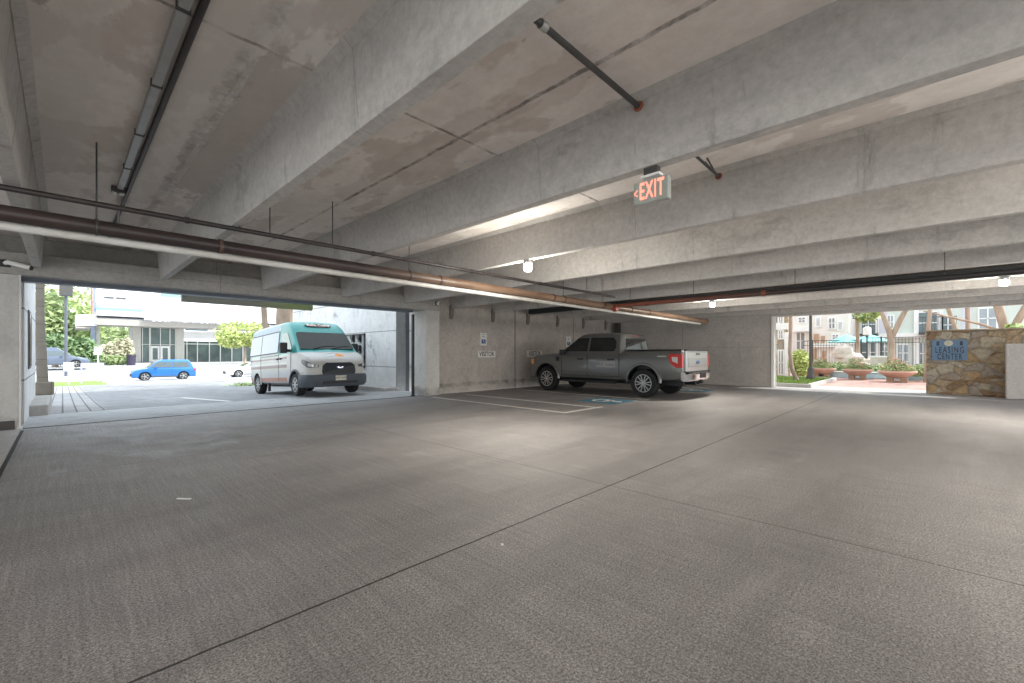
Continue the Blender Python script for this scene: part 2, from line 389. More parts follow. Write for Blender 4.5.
# corner column and right wall
mb = MB(); mb.box(18.02, 18.24, 10.50, 10.74, 0, HB); tag(struct(mb.build('wall_corner_column', plain('brown_steel', (.075, .07, .065), .6), bevel=.01)), 'dark column in the far corner')
YR0 = 4.28
mb = MB(); mb.box(XR, XR+.25, YR0, 11.3, 0, HC); struct(mb.build('wall_right', concrete('right_wall_concrete', (.46, .43, .40), .12, .25, 14, (1, 1, 1), .2, seams=[('Z', 1.5, .003), ('Y', 7.6, .004)], drips=.2)), 'grey concrete side wall beyond the truck')
mb = MB(); mb.box(XR-.06, XR+.10, YR0-.10, YR0-.02, 0, 2.62); mb.box(XR-.03, XR+.02, YR0-.16, YR0-.12, 0, 2.62); struct(mb.build('trim_5', M_white), 'white steel jamb at the left edge of the courtyard opening')
mb = MB(); mb.prism([(XR-.02, 2.62), (XR+.4, 2.62), (XR+.4, HC), (XR-.3, HC), (XR-.3, 2.86), (XR-.16, 2.84), (XR-.16, 2.73), (XR-.02, 2.72)], lambda a, b, t: (a, Y0+t*(YR0-Y0), b), 1.0)
struct(mb.build('wall_over_courtyard', M_beam, bevel=.008), 'stepped concrete spandrel over the courtyard opening')
# low concrete wall at right edge
yb = on_X(1006, 397, XR-.1)[0]
mb = MB(); mb.box(XR-.12, XR+.1, Y0, yb, 0, 1.52); struct(mb.build('wall_low_right', concrete('low_wall_concrete', (.50, .485, .455), .1, .25, 16), bevel=.02), 'low concrete wall at the right edge')

# ---- stone wall with sign
def stone_mat():
    s = NT('rubble_stone'); v = s.mapped((1, 1, 1.35))
    nv = s.n('ShaderNodeTexNoise'); nv.inputs['Scale'].default_value = 1.6; s.l(v, nv.inputs['Vector'])
    ad = s.n('ShaderNodeVectorMath', operation='MULTIPLY_ADD'); s.l(nv.outputs['Color'], ad.inputs[0]); ad.inputs[1].default_value = (.5, .5, .5); s.l(v, ad.inputs[2])
    vo = s.n('ShaderNodeTexVoronoi'); vo.inputs['Scale'].default_value = 3.1; s.l(ad.outputs[0], vo.inputs['Vector'])
    ve = s.n('ShaderNodeTexVoronoi', feature='DISTANCE_TO_EDGE'); ve.inputs['Scale'].default_value = 3.1; s.l(ad.outputs[0], ve.inputs['Vector'])
    sp = s.n('ShaderNodeSeparateColor'); s.l(vo.outputs['Color'], sp.inputs[0])
    col = s.ramp(sp.outputs[0], [(0, (.30, .20, .12)), (.2, (.42, .33, .22)), (.45, (.48, .42, .33)), (.62, (.44, .31, .17)), (.8, (.36, .31, .26)), (1, (.56, .47, .34))], 'CONSTANT')
    f = s.noise(s.mapped(), 9, 7, .7); col = s.mix(.8, col, s.ramp(f, [(.3, .28), (.7, .70)]), 'OVERLAY')
    rst = s.ramp(s.noise(s.mapped((1, 1, 1), (3, 3, 3)), 2.4, 5, .7), [(.52, 0.0), (.68, 1.0)]); col = s.mix(s.math('MULTIPLY', rst, .5), col, (.33, .19, .09))
    e = s.ramp(ve.outputs['Distance'], [(.0, 1.0), (.035, 0.0)]); col = s.mix(s.math('MULTIPLY', e, .55), col, (.36, .31, .25))
    s.bump(s.math('ADD', s.ramp(ve.outputs['Distance'], [(0, 0.0), (.12, 1.0)]), f), .8, .05)
    return s.done(col, .85)
M_stone = stone_mat()
XS = 18.75
ysl = on_X(926, 394, XS)[0]; zt = 1.93
root = empty('stone_wall', (XS, ysl, 0), 'tan and rust coloured rubble stone wall carrying the blue leasing sign', 'stone wall')
MB().box(0, .45, -9.6, 0, 0, zt).build('wall_body', M_stone, root, bevel=.03)
MB().box(-.02, .50, -9.6, .02, zt, zt+.05).build('coping', concrete('coping_stone', (.36, .29, .21), .2, .3, 12), root, bevel=.012)
# leasing sign
y0s, z1s = on_X(932, 340, XS); y1s, z0s = on_X(967.5, 360.4, XS)
cy, cz = (y0s+y1s)/2, (z0s+z1s)/2; sw, sh = abs(y1s-y0s), z1s-z0s
sg = empty('leasing_center_sign', (XS, cy, cz), 'blue rectangular LEASING CENTER sign on the rubble stone wall', 'sign')
MB().box(-.045, -.005, -sw/2, sw/2, -sh/2, sh/2).build('sign_panel', plain('sign_blue', (.13, .23, .37), .5, var=.05), sg, bevel=.004)
Mt = lambda y, z, d=.047: frame((-d, y, z), (0, -1, 0), (0, 0, 1))
M_navy = plain('sign_lettering', (.02, .035, .05), .5)
text_mesh('lettering', 'LEASING', .40*sh, M_navy, sg, Mt(0, -.01*sh), .003, .004, space=1.3, fit=sw*.80)
text_mesh('lettering', 'CENTER', .40*sh, M_navy, sg, Mt(0, -.33*sh), .003, .004, space=1.3, fit=sw*.70)
MB().lathe([(.0, -.062), (.085, -.06), (.085, -.045)], (0, 0.02, .33*sh), 20, 'x', sx=1.15).build('round_crest', plain('crest_cream', (.62, .60, .48), .5), sg)
text_mesh('crest_letter', 'L', .11, plain('crest_grey', (.35, .36, .33), .5), sg, Mt(.02, .33*sh, .063), .001)
for s_ in (.33, -.33): MB().box(-.052, -.04, s_*sw-.03, s_*sw+.03, .22*sh, .42*sh).build('mounting_slot', M_navy, sg)

# ---- signs on the back wall
def wall_rect(p0, p1):
    xa, za = on_Y(p0[0], p0[1], YW); xb, zb = on_Y(p1[0], p1[1], YW); return (xa+xb)/2, (za+zb)/2, xb-xa, za-zb
M_signw = plain('sign_white', (.78, .77, .73), .5, var=.06); M_signtx = plain('sign_text', (.055, .05, .045), .5); M_signb = plain('sign_access_blue', (.03, .09, .30), .5)
for n_, (p0, p1, wh) in enumerate((((477.6, 351.0), (495, 357.2), 'left of the tall seam'), ((527, 350.6), (541.5, 356.9), 'behind the truck bonnet'))):
    x, z, w, h = wall_rect(p0, p1)
    r = empty('visitor_sign', (x, YW, z), 'white VISITOR plate on the rear wall, '+('under the fully visible blue and white parking sign' if n_ == 0 else 'partly behind the front of the grey truck'), 'sign', 'visitor plates on the rear wall')
    MB().box(-w/2, w/2, -.02, -.004, -h/2, h/2).build('plate', M_signw, r, bevel=.002)
    text_mesh('lettering', 'VISITOR', h*1.05, M_signtx, r, frame((0, -.021, 0), (1, 0, 0), (0, 0, 1)), .001, .004, fit=w*.86)
for n_, (p0, p1) in enumerate((((480, 332.8), (486.3, 345.6)), ((566, 336.5), (570.6, 347)))):
    x, z, w, h = wall_rect(p0, p1)
    r = empty('reserved_parking_sign', (x, YW, z), ('white and blue accessible parking sign above the left VISITOR plate' if n_ == 0 else 'white and blue accessible parking sign just over the truck windscreen'), 'sign', 'accessible parking signs on the rear wall')
    MB().box(-w/2, w/2, -.02, -.004, -h/2, h/2).build('plate', M_signw, r, bevel=.002)
    MB().box(-w*.32, w*.32, -.023, -.019, -h*.34, -.02*h).build('blue_panel', M_signb, r)
    m = MB(); m.cyl((-w*.04, -.0235, -h*.08), (-w*.04, -.0245, -h*.08), w*.06, 10); m.box(-w*.07, -w*.01, -.0245, -.0235, -h*.22, -h*.11); m.box(-w*.07, w*.12, -.0245, -.0235, -h*.23, -h*.205); m.box(w*.09, w*.14, -.0245, -.0235, -h*.3, -h*.205)
    m.build('wheelchair_symbol', M_white, r)
    text_mesh('lettering', 'RESERVED', h*.11, plain('sign_green', (.05, .22, .12), .5), r, frame((0, -.0215, h*.36), (1, 0, 0), (0, 0, 1)), .0008, 0, sx=.62)
    text_mesh('lettering', 'PARKING', h*.11, plain('sign_green', (.05, .22, .12), .5), r, frame((0, -.0215, h*.2), (1, 0, 0), (0, 0, 1)), .0008, 0, sx=.62)

# ---- floor paint
def worn_paint(name, col, k=.5):
    s = NT(name); f = s.noise(s.mapped(), 9, 8, .75)
    return s.done(s.mix(s.ramp(f, [(.48, 0.0), (.68, k)]), col, (.25, .23, .21)), .75)
M_line = worn_paint('line_paint', (.74, .71, .66), .4); M_blue = worn_paint('blue_floor_paint', (.035, .17, .25), .7)
def stripe(x0, x1, y0, y1, lab):
    tag(MB().box(x0, x1, y0, y1, 0, .003).build('parking_line', M_line), lab, 'painted line', 'painted parking lines')
stripe(7.33, 7.43, 5.62, 10.3, 'painted line nearest the pale concrete column, running towards the rear wall')
stripe(8.56, 8.66, 5.62, 10.3, 'painted line on the far side of the narrow aisle box, beside the blue symbol')
stripe(7.33, 8.80, 5.52, 5.62, 'short painted line closing the narrow aisle box at its near end')
stripe(10.98, 11.08, 5.5, 10.4, 'painted line running just beside the left wheels of the grey truck')
stripe(13.9, 14.0, 5.2, 10.4, 'painted line on the floor on the far side of the grey truck')
for j in range(3):
    x, y = 15.6+j*1.0, 5.6+j*.15
    o = MB().box(-.05, .05, -.75, .75, 0, .003).build('hatch_line', M_line); o.location = (x, y+.6, 0); o.rotation_euler.z = math.radians(-35)
    tag(o, ['slanting floor stripe behind the truck tailgate, nearest of the three', 'slanting floor stripe behind the truck tailgate, middle of the three', 'slanting floor stripe behind the truck tailgate, farthest of the three'][j], 'painted line', 'hatched floor stripes')
def hc_symbol(x, y, lab):
    r = empty('accessible_symbol', (x, y, 0), lab, 'floor marking', 'blue wheelchair floor markings')
    MB().box(-.58, .58, -.58, .58, 0, .003).build('blue_square', M_blue, r)
    m = MB(); z0, z1 = .003, .005
    m.cyl((0, -.36, z0), (0, -.36, z1), .09, 12); m.box(-.05, .05, -.3, .05, z0, z1); m.box(-.05, .25, -.02, .07, z0, z1); m.box(.2, .28, 0, .33, z0, z1); m.box(-.05, .2, -.16, -.09, z0, z1)
    for i in range(14):
        t = math.radians(40+i*18); a = math.radians(40+(i+1)*18)
        q = lambda R_, t_: (-.02+R_*math.cos(t_), .12+R_*math.sin(t_))
        p = [q(.2, t), q(.27, t), q(.27, a), q(.2, a)]; m.prism(p, lambda u, v, d: (u, v, z0+d*(z1-z0)), 1.0)
    m.build('wheelchair_symbol', M_line, r)
hc_symbol(10.0, 6.18, 'blue and white wheelchair marking on the floor left of the grey truck')
hc_symbol(14.9, 5.9, 'blue and white wheelchair marking on the floor beyond the truck tailgate')

# ---- pipes
def rust_dark():
    s = NT('rust_then_dark'); X = s.xyz(); f = s.noise(s.mapped((1, .4, 1)), 4, 4)
    t = s.math('ADD', s.math('MULTIPLY', X[1], -.10), s.math('MULTIPLY', s.math('SUBTRACT', f, .5), .3))
    return s.done(s.ramp(t, [(.0, (.22, .06, .035)), (.22, (.13, .045, .03)), (.42, (.022, .02, .02)), (1, (.018, .018, .02))]), .5)
PY = 5.6
def rods(m, xs, z0, z1, y, r=.006):
    for x in xs: m.cyl((x, y, z0), (x, y, z1), r, 6)
pz = 2.445
r = empty('drain_pipe', (-4, PY, pz), 'large brown cast iron pipe crossing below the beams', 'pipe')
xe = 15.45
MB().cyl((0, 0, 0), (xe+4, 0, -.08), .069, 20).build('pipe_run', M_iron, r, smooth=40)
MB().cyl((xe+3.93, 0, -.08), (xe+4.03, 0, -.08), .088, 20).build('end_hub', M_iron, r, smooth=40)
for x in (1.2, 4.15, 7.0, 8.9, 11.2):
    MB().cyl((x+4-.02, 0, -.08*(x+4)/19.4), (x+4+.02, 0, -.08*(x+4)/19.4), .078, 20).build('coupling', plain('dark_band', (.09, .05, .04), .5), r, smooth=40)
for x in (.22, 3.59, 7.36, 10.2):
    m = MB(); zc_ = -.08*(x+4)/19.4
    m.cyl((x+4, 0, zc_+.072), (x+4, 0, HC-pz), .007, 6); m.lathe([(.070, -.014), (.080, -.01), (.080, .01), (.070, .014)], (x+4, 0, zc_), 18, 'x'); m.build('hanger', M_dsteel, r)
tag(MB().cyl((-4, PY, 2.335), (14.9, PY, 2.255), .034, 14).build('white_pipe', M_whitepipe, smooth=40), 'grimy white pipe running directly under the large brown pipe', 'pipe')
r = empty('sprinkler_main', (-4, PY-.02, 2.64), 'thin dark sprinkler pipe just above the large brown pipe', 'pipe')
MB().cyl((0, 0, 0), (13.4, 0, 0), .026, 12).build('pipe_run', M_thin, r, smooth=40)
for x in (1.38, 1.69, 2.43, 5.06, 8.2): MB().cyl((x+4, 0, 0), (x+4, 0, .58), .006, 6).build('hanger', M_dsteel, r)
for x in (.9, 3.0, 4.8, 6.6): MB().cyl((x+4-.02, 0, 0), (x+4+.02, 0, 0), .034, 12).build('coupling', M_thin, r)
r = empty('branch_pipe', (9.32, PY, 2.405), 'rusty red pipe branching off the brown pipe toward the right', 'pipe')
MB().cyl((0, 0, 0), (0, -12.5, 0), .045, 14).build('pipe_run', rust_dark(), r, smooth=40)
MB().cyl((0, .06, -.06), (0, -.14, -.06), .075, 14).build('red_elbow', M_red, r, smooth=40)
for y in (-.9, -3.3): MB().cyl((0, y-.04, 0), (0, y+.04, 0), .056, 14).build('red_coupling', M_rust, r, smooth=40)
r = empty('small_branch_pipe', (9.36, PY-.35, 2.50), 'thin black pipe just above the rusty red branch pipe', 'pipe')
MB().cyl((0, 0, 0), (0, -12.2, 0), .014, 8).build('pipe_run', M_thin, r)
for y in (-1.6, -3.45, -5.4, -7.2): MB().cyl((0, y, -.06), (0, y, .7), .006, 6).build('hanger', M_dsteel, r)
tag(MB().box(11.90, 12.07, Y0, YW-.3, 2.70, 2.87).build('shade_strip', plain('shade_strip_dark', (.020, .028, .030), .5)), 'dark strip added to stand for the shaded beam face beside the rear ceiling lamps', 'shade strip')  # dark box added in place of the shade on this beam's face
# conduit through the stems
r = empty('ceiling_conduit', (1.44, 1.60, 3.13), 'short grey conduit crossing the ceiling between the two nearest beams', 'conduit')
MB().cyl((0, 0, 0), (1.62, 0, 0), .020, 12).build('tube', M_dsteel, r, smooth=40)
MB().lathe([(.035, -.01), (.04, 0), (.03, .01)], (1.60, 0, 0), 12, 'x').build('flange', M_rust, r)
MB().cyl((.45, 0, 0), (.50, 0, 0), .028, 10).build('coupling', M_steel, r)
r = empty('conduit_stub', (4.60, 1.62, 3.14), 'conduit stub with a forked hanger entering a beam above the exit sign', 'conduit')
MB().cyl((-.8, 0, .01), (.24, 0, -.01), .014, 10).build('tube', M_dsteel, r, smooth=40)
m = MB(); m.cyl((.12, 0, 0), (-.10, .0, .075), .008, 6); m.cyl((.12, 0, 0), (-.02, .05, .08), .007, 6); m.build('forked_hanger', M_dsteel, r)
MB().lathe([(.03, -.01), (.036, 0), (.03, .01)], (.23, 0, -.01), 12, 'x').build('flange', M_rust, r)
# channel with emergency head
r = empty('wiring_channel', (.47, -4, HC-.001), 'long galvanised wiring channel fixed along the ceiling deck', 'wiring channel')
MB().box(-.028, .028, 0, 10.85, -.045, 0).build('channel', M_steel, r, bevel=.004)
MB().cyl((.075, 0, -.022), (.075, 14.4, -.022), .022, 10).build('black_conduit', M_thin, r, smooth=40)
for y in range(5, 11): MB().box(-.034, .034, y, y+.03, -.05, 0).build('joint_band', M_dsteel, r)
r = empty('junction_box', (.47, 6.92, HC), 'dark junction box with two pale caps at the end of the wiring channel', 'junction box')
MB().box(-.075, .045, -.05, .05, -.07, 0).build('box', M_dsteel, r, bevel=.004)
m = MB()
for x in (-.048, .02): MB().lathe([(0, -.095), (.022, -.09), (.024, -.07)], (x, 0, 0), 12).build('pale_cap', M_white, r)
MB().cyl((-.01, 0, -.09), (-.01, 0, -.45), .010, 8).build('stem', M_steel, r)
# ---- exit sign
M_exit = glow('exit_red_glow', (1.0, .20, .14), 1.5)
ez1, ez0 = 2.585, 2.412; ya, yb_ = 1.405, 1.685
r = empty('exit_sign', (3.15, (ya+yb_)/2, HB), 'lit red EXIT sign with left arrow hanging under a beam', 'exit sign')
hw = (yb_-ya)/2
MB().box(-.03, .03, -.055, .055, -.055, 0).build('mounting_box', M_dsteel, r, bevel=.003)
MB().box(-.035, .035, -.075, .075, -.075, -.055).build('canopy', M_white, r, bevel=.003)
MB().box(-.028, .028, -hw, hw, ez0-HB, ez1-HB).build('housing', plain('sign_housing', (.42, .44, .40), .5), r, bevel=.004)
MB().box(-.033, -.027, -hw+.006, hw-.006, ez0-HB+.006, ez1-HB-.006).build('face_plate', plain('sign_face', (.38, .41, .36), .4), r)
zc = (ez0+ez1)/2-HB
text_mesh('lettering', 'EXIT', .185, M_exit, r, frame((-.0335, -.012, zc), (0, -1, 0), (0, 0, 1)), .0015, .002, space=1.12, fit=.195)
m = MB()
for s_ in (1, -1): m.prism([(0, 0), (.022, .018*s_), (.022, .027*s_), (-.009, 0)], lambda a, b, t: (-.0335-t*.0015, hw-.014-a, zc+b), 1.0)
m.build('arrow', M_exit, r)

# ---- ceiling lamps
M_bulb = glow('lamp_glow', (1.0, .97, .88), 60.0)
def lamp_fixture(x, y, lab, z=HB, lit=True):
    r = empty('ceiling_lamp', (x, y, z), lab, 'ceiling lamp', 'garage ceiling lamps')
    MB().lathe([(.05, 0), (.075, -.01), (.075, -.05), (.06, -.065)], n=18).build('base', M_steel, r, smooth=40)
    MB().lathe([(.055, -.065), (.066, -.085), (.066, -.13), (.045, -.165), (.01, -.175)], n=18).build('glass_globe', M_bulb, r, smooth=60)
    ld = bpy.data.lights.new('lamp_light', 'POINT'); lo = bpy.data.objects.new('lamp_light', ld); C.objects.link(lo)
    ld.energy = LAMP_W; ld.shadow_soft_size = .10; ld.color = (1, .95, .86); lo.parent = r; lo.location = (0, 0, -.32)
    ld = bpy.data.lights.new('lamp_downlight', 'SPOT'); lo = bpy.data.objects.new('lamp_downlight', ld); C.objects.link(lo)
    ld.energy = LAMP_DOWN; ld.shadow_soft_size = .10; ld.color = (1, .95, .86); ld.spot_size = math.radians(160); ld.spot_blend = .9; lo.parent = r; lo.location = (0, 0, -.20)
    return r
for x, y, lab in ((4.96, 4.45, 'bright ceiling lamp under a beam above the middle of the garage'), (12.2, 4.25, 'small ceiling lamp far back above the truck tailgate'), (12.2, -.98, 'ceiling lamp near the right edge above the stone wall'),
                  (-2.3, -1.0, 'ceiling lamp out of view to the left'), (4.96, -2.6, 'ceiling lamp out of view to the right'), (12.2, -5.6, 'ceiling lamp out of view far to the right'), (-2.3, -5.6, 'ceiling lamp out of view behind to the left'), (4.96, -5.8, 'ceiling lamp out of view behind')):  # lamps out of view extend the grid, added to brighten the interior
    lamp_fixture(x, y, lab)

# ---- security cameras on the girder
def sec_cam(x, y, z, rz, lab, dome=False):
    r = empty('security_camera', (x, y, z), lab, 'security camera', None, (0, 0, rz))
    MB().box(-.06, .06, -.02, 0, -.06, .06).build('wall_plate', M_black, r)
    if dome:
        MB().blob((0, -.06, 0), .06, .06, .06, 14, 8).build('dome', M_white, r, smooth=60)
        MB().blob((.02, -.10, -.01), .028, .028, .028, 10, 6).build('lens', M_black, r, smooth=60)
    else:
        m = MB(); m.tube([(0, -.02, 0), (.03, -.07, .02), (.12, -.09, -.01)], [.03, .035, .03], 12); m.cyl((.02, -.08, .015), (.27, -.12, -.05), .038, 14); m.build('body', M_white, r, smooth=50)
        MB().cyl((.262, -.118, -.048), (.30, -.125, -.06), .034, 14).build('lens', M_black, r, smooth=50)
sec_cam(-.64, 10.72, on_Y(12, 264, 10.72)[1], 0, 'white bullet security camera on the lintel above the left pier')
cxx, czz = on_Y(437, 303.5, 10.72); sec_cam(cxx, 10.72, czz, 0, 'small white dome camera on the lintel above the pale column', True)

# ---- bits on the floor
def pebble(px, py, rx, ry, rz, mat, name, lab, cat):
    x, y = on_G(px, py); tag(MB().blob((0, 0, rz*.8), rx, ry, rz, 8, 5, jit=.12).build(name, mat, smooth=60, loc=(x, y, 0)), lab, cat)
pebble(502, 545.5, .013, .011, .008, M_white, 'pebble', 'small white pebble on the open floor in the foreground', 'pebble')
x, y = on_G(184, 499); o = MB().box(-.06, .06, -.012, .012, 0, .006).build('paper_scrap', M_white, loc=(x, y, 0)); o.rotation_euler.z = math.radians(-50); tag(o, 'thin white paper scrap lying on the floor at left', 'paper scrap')

# ================================================================== OUTSIDE, LEFT (street side)
def gz(y):
    P = [(10.9, 0), (12.6, 0), (17.5, -.18), (30, -.55), (46, -.92), (49, -.92), (57, -.15), (70, .15), (200, .2)]
    for (a, b), (c, d) in zip(P, P[1:]):
        if y <= c: return b+(d-b)*max(0, (y-a)/(c-a))
    return .2
def ground(name, x0, x1, ys, mat, dz=0, lab=None):
    m = MB()
    for a, b in zip(ys, ys[1:]):
        v = [(x0, a, gz(a)+dz), (x1, a, gz(a)+dz), (x1, b, gz(b)+dz), (x0, b, gz(b)+dz), (x0, a, gz(a)+dz-.25), (x1, a, gz(a)+dz-.25), (x1, b, gz(b)+dz-.25), (x0, b, gz(b)+dz-.25)]
        m.add(v, [(0, 1, 2, 3), (7, 6, 5, 4), (0, 4, 5, 1), (2, 6, 7, 3), (1, 5, 6, 2), (0, 3, 7, 4)])
    return struct(m.build(name, mat), lab)
M_asph = concrete('old_asphalt', (.235, .235, .24), .25, .35, 30, (1, .3, 1), .3)
M_street = concrete('street_concrete', (.50, .50, .51), .1, .2, 12, (1, 1, 1), .1)
ground('apron', -60, 8, [10.9, 12.6, 13.45], M_apron, 0, 'worn concrete apron outside the driveway opening')
ground('driveway', -.2, 8.2, [13.45, 17.5, 30, 38], M_asph, .0, 'grey asphalt driveway leading to the street')
ground('street', -90, 120, [38, 46, 49, 57], M_street, 0, 'bright sunlit street')
ground('far_pavement', -90, 120, [57, 70, 120, 200], M_street, .01, 'bright pavement before the building across the street')
mb = MB(); mb.box(-.6, 7.5, 10.86, 10.93, -.1, .004); struct(mb.build('trim_6', M_dark), 'dark threshold joint across the driveway opening')
def brick_mat(name, c1, c2, mortar, scale, sx=1, rot=0, bw=.5, rh=.25, ms=.03):
    s = NT(name); b = s.n('ShaderNodeTexBrick'); b.inputs['Color1'].default_value = c1+(1,); b.inputs['Color2'].default_value = c2+(1,); b.inputs['Mortar'].default_value = mortar+(1,)
    b.inputs['Scale'].default_value = scale; b.inputs['Mortar Size'].default_value = ms; b.inputs['Brick Width'].default_value = bw; b.inputs['Row Height'].default_value = rh
    s.l(s.mapped((1, 1, 1), (0, 0, 0), rot if isinstance(rot, tuple) else (0, 0, rot)), b.inputs['Vector'])
    return s.done(s.mix(.4, b.outputs['Color'], s.ramp(s.noise(s.mapped(), 6, 5), [(.3, .35), (.7, .65)]), 'OVERLAY'), .85)
M_paver = brick_mat('grey_pavers', (.36, .345, .34), (.30, .29, .29), (.10, .10, .10), 1.0, rot=math.pi/2, bw=.45, rh=.22, ms=.016)
ground('paver_walk', -2.0, .70, [13.45, 17.5, 30, 38], M_paver, .004, 'strip of grey pavers left of the driveway')
mb = MB(); mb.box(2.62, 2.74, 13.2, 17, 0, .003)
ln = MB(); 
for a, b in ((13.5, 17.4),): ln.add([(3.05, a, gz(a)+.006), (3.2, a, gz(a)+.006), (2.75, b, gz(b)+.006), (2.6, b, gz(b)+.006)], [(0, 1, 2, 3)])
tag(ln.build('driveway_line', M_line), 'worn pale line on the asphalt driveway in front of the van', 'painted line')
# raised kerb block, stone pier, textured wall at left
mb = MB(); mb.box(-2.2, -.20, 13.1, 17.2, -.2, .20); struct(mb.build('raised_kerb', M_curb, bevel=.03), 'raised concrete kerb outside at left')
wl = empty('exterior_wall', (-.47, 11.5, 0), 'rough pale wall running outside beyond the left pier', 'wall')
MB().box(-.3, 0, 0, 4.55, -.2, 3.2).build('wall_body', M_out, wl)
ywa, zw1 = on_X(23.0, 312, -.52); ywb, zw0 = on_X(27.5, 371, -.52)
def _yx(px, X): 
    a, b = _dir(px); return X*b/a
y_a, y_b = _yx(23.2, -.52)-11.5, _yx(27.2, -.52)-11.5
y_a, y_b = sorted((y_a, y_b)); y_a = 1.1; y_b = 1.9
MB().box(.0, .02, y_a, y_b, .95, 2.10).build('window_frame', M_recess, wl)
MB().box(.015, .03, y_a+.06, y_b-.06, 1.0, 2.05).build('window_pane', M_glassdark, wl)
MB().box(-.35, .06, 0, 4.7, 3.2, 3.35).build('roof_edge', M_white, wl)
sp_ = empty('stone_pier', (-.20, 16.35, .20), 'brown stone pier on a block base outside at left', 'stone pier')
M_brown = brick_mat('brown_stone', (.32, .28, .23), (.28, .25, .21), (.20, .18, .16), 1.0, rot=(math.pi/2, 0, 0), bw=.6, rh=.45, ms=.012)
MB().loft([[(-.26, -.12, .32), (-.05, -.12, .32), (-.05, .1, .32), (-.26, .1, .32)], [(-.27, -.1, 2.0), (-.12, -.1, 2.0), (-.12, .1, 2.0), (-.27, .1, 2.0)], [(-.27, -.1, 3.4), (-.12, -.1, 3.4), (-.12, .1, 3.4), (-.27, .1, 3.4)]]).build('shaft', M_brown, sp_)
MB().box(-.28, .05, -.2, .2, 0, .33).build('base_block', M_brown, sp_, bevel=.02)
# yellow-green height bar
xa, _ = on_Y(181, 295, 12.2); xb, _ = on_Y(311.5, 308, 12.2)
r = empty('clearance_bar', (xa, 12.2, 2.52), 'yellow-green clearance bar hanging outside below the lintel', 'clearance bar')
s = NT('bar_green_fade'); X = s.xyz(); M_bar = s.done(s.ramp(s.math('DIVIDE', X[0], xb-xa), [(.45, (.27, .28, .24)), (.8, (.30, .36, .16))]), .5)
MB().cyl((0, 0, 0), (xb-xa, 0, 0), .10, 18).build('tube', M_bar, r, smooth=40)
for x in (.3, (xb-xa)-.3): MB().cyl((x, 0, .08), (x, -.69, .75), .008, 6).build('hanger', M_dsteel, r)
# pale wall right of the driveway, with meters, and the recess
r = empty('service_wall', (8.0, 13.3, 0), 'rough pale panel wall beside the driveway, behind the van', 'wall')
MB().box(0, .5, 0, 9.6, -.4, 4.3).build('wall_body', M_out, r)
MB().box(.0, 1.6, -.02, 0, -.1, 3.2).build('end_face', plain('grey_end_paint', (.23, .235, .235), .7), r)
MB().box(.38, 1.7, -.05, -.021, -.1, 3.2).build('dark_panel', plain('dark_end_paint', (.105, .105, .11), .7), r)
MB().box(-.55, 0, -.2, 9.6, -.3, .10).build('kerb', M_curb, r, bevel=.02)
ym0, zm1 = on_X(365.5, 333.5, 8.0); ym1, _ = on_X(344, 335, 8.0); _, zm0 = on_X(365.5, 368, 8.0)
mt = empty('meter_cabinet', (7.99, ym0, zm0), 'framed bank of utility meters on the pale wall behind the van', 'meter cabinet')
L, Hh = ym1-ym0, zm1-zm0
MB().box(-.02, 0, 0, L, 0, Hh).build('back_panel', plain('cabinet_grey', (.50, .50, .50), .6), mt)
m = MB(); m.box(-.05, .0, 0, .05, 0, Hh); m.box(-.05, 0, L-.05, L, 0, Hh); m.box(-.05, 0, 0, L, Hh-.06, Hh); m.build('frame', M_dsteel, mt)
for j in range(2):
    for i in range(3):
        y = .35+j*.55+.0; z = .35+i*.42
        m = MB(); m.cyl((-.02, y, z), (-.13, y, z), .11, 14); m.box(-.09, -.02, y-.09, y+.09, z-.20, z-.06); m.build('meter', M_black, mt, smooth=40)
# back of the garage beyond: closing walls near the driveway
struct(MB().box(8.5, 40, 11.5, 13.28, -.3, 4).build('wall_outer_right', M_out))

# ================================================================== RIGHT EXTERIOR (courtyard)
M_brickpave = brick_mat('red_pavers', (.36, .20, .17), (.42, .26, .22), (.33, .24, .21), 1.0, bw=.4, rh=.2, ms=.012)
struct(MB().box(XR+.2, 60, -40, 40, -.3, -.005).build('courtyard_paving', M_brickpave), 'sunlit red brick paving of the courtyard')
struct(MB().box(XR+.2, 20.3, -1.0, YR0, -.02, 0).build('threshold_slab', concrete('threshold_concrete', (.42, .41, .40), .1, .2, 16)), 'pale slab at the courtyard opening')
M_grass = NT('grass'); M_grass = M_grass.done(M_grass.ramp(M_grass.noise(M_grass.mapped(), 12, 6), [(.3, (.10, .20, .035)), (.7, (.28, .42, .08))]), .9)
r = empty('grass_island', (18.9, 3.15, 0), 'kerbed grass island with the lamp post at the courtyard entrance', 'planting bed')
m = MB(); m.box(0, 6.4, 0, .14, 0, .13); m.box(6.26, 6.4, .141, 6, 0, .13); m.box(0, .14, .141, 6, 0, .13); m.build('kerb', M_curb, r)
MB().box(.14, 6.26, .14, 6, 0, .10).build('soil', plain('soil', (.12, .09, .06), .95), r)
g = MB()
for _ in range(5200):
    x, y = random.uniform(.2, 6.2), random.uniform(.2, 3.2); h = random.uniform(.03, .09); a = random.uniform(0, 6.28); dx, dy = .012*math.cos(a), .012*math.sin(a)
    g.add([(x-dx, y-dy, .1), (x+dx, y+dy, .1), (x+random.uniform(-.03, .03), y+random.uniform(-.03, .03), .1+h)], [(0, 1, 2)])
tag(g.build('grass_blades', M_grass, r), 'short bright green grass', kind='stuff')
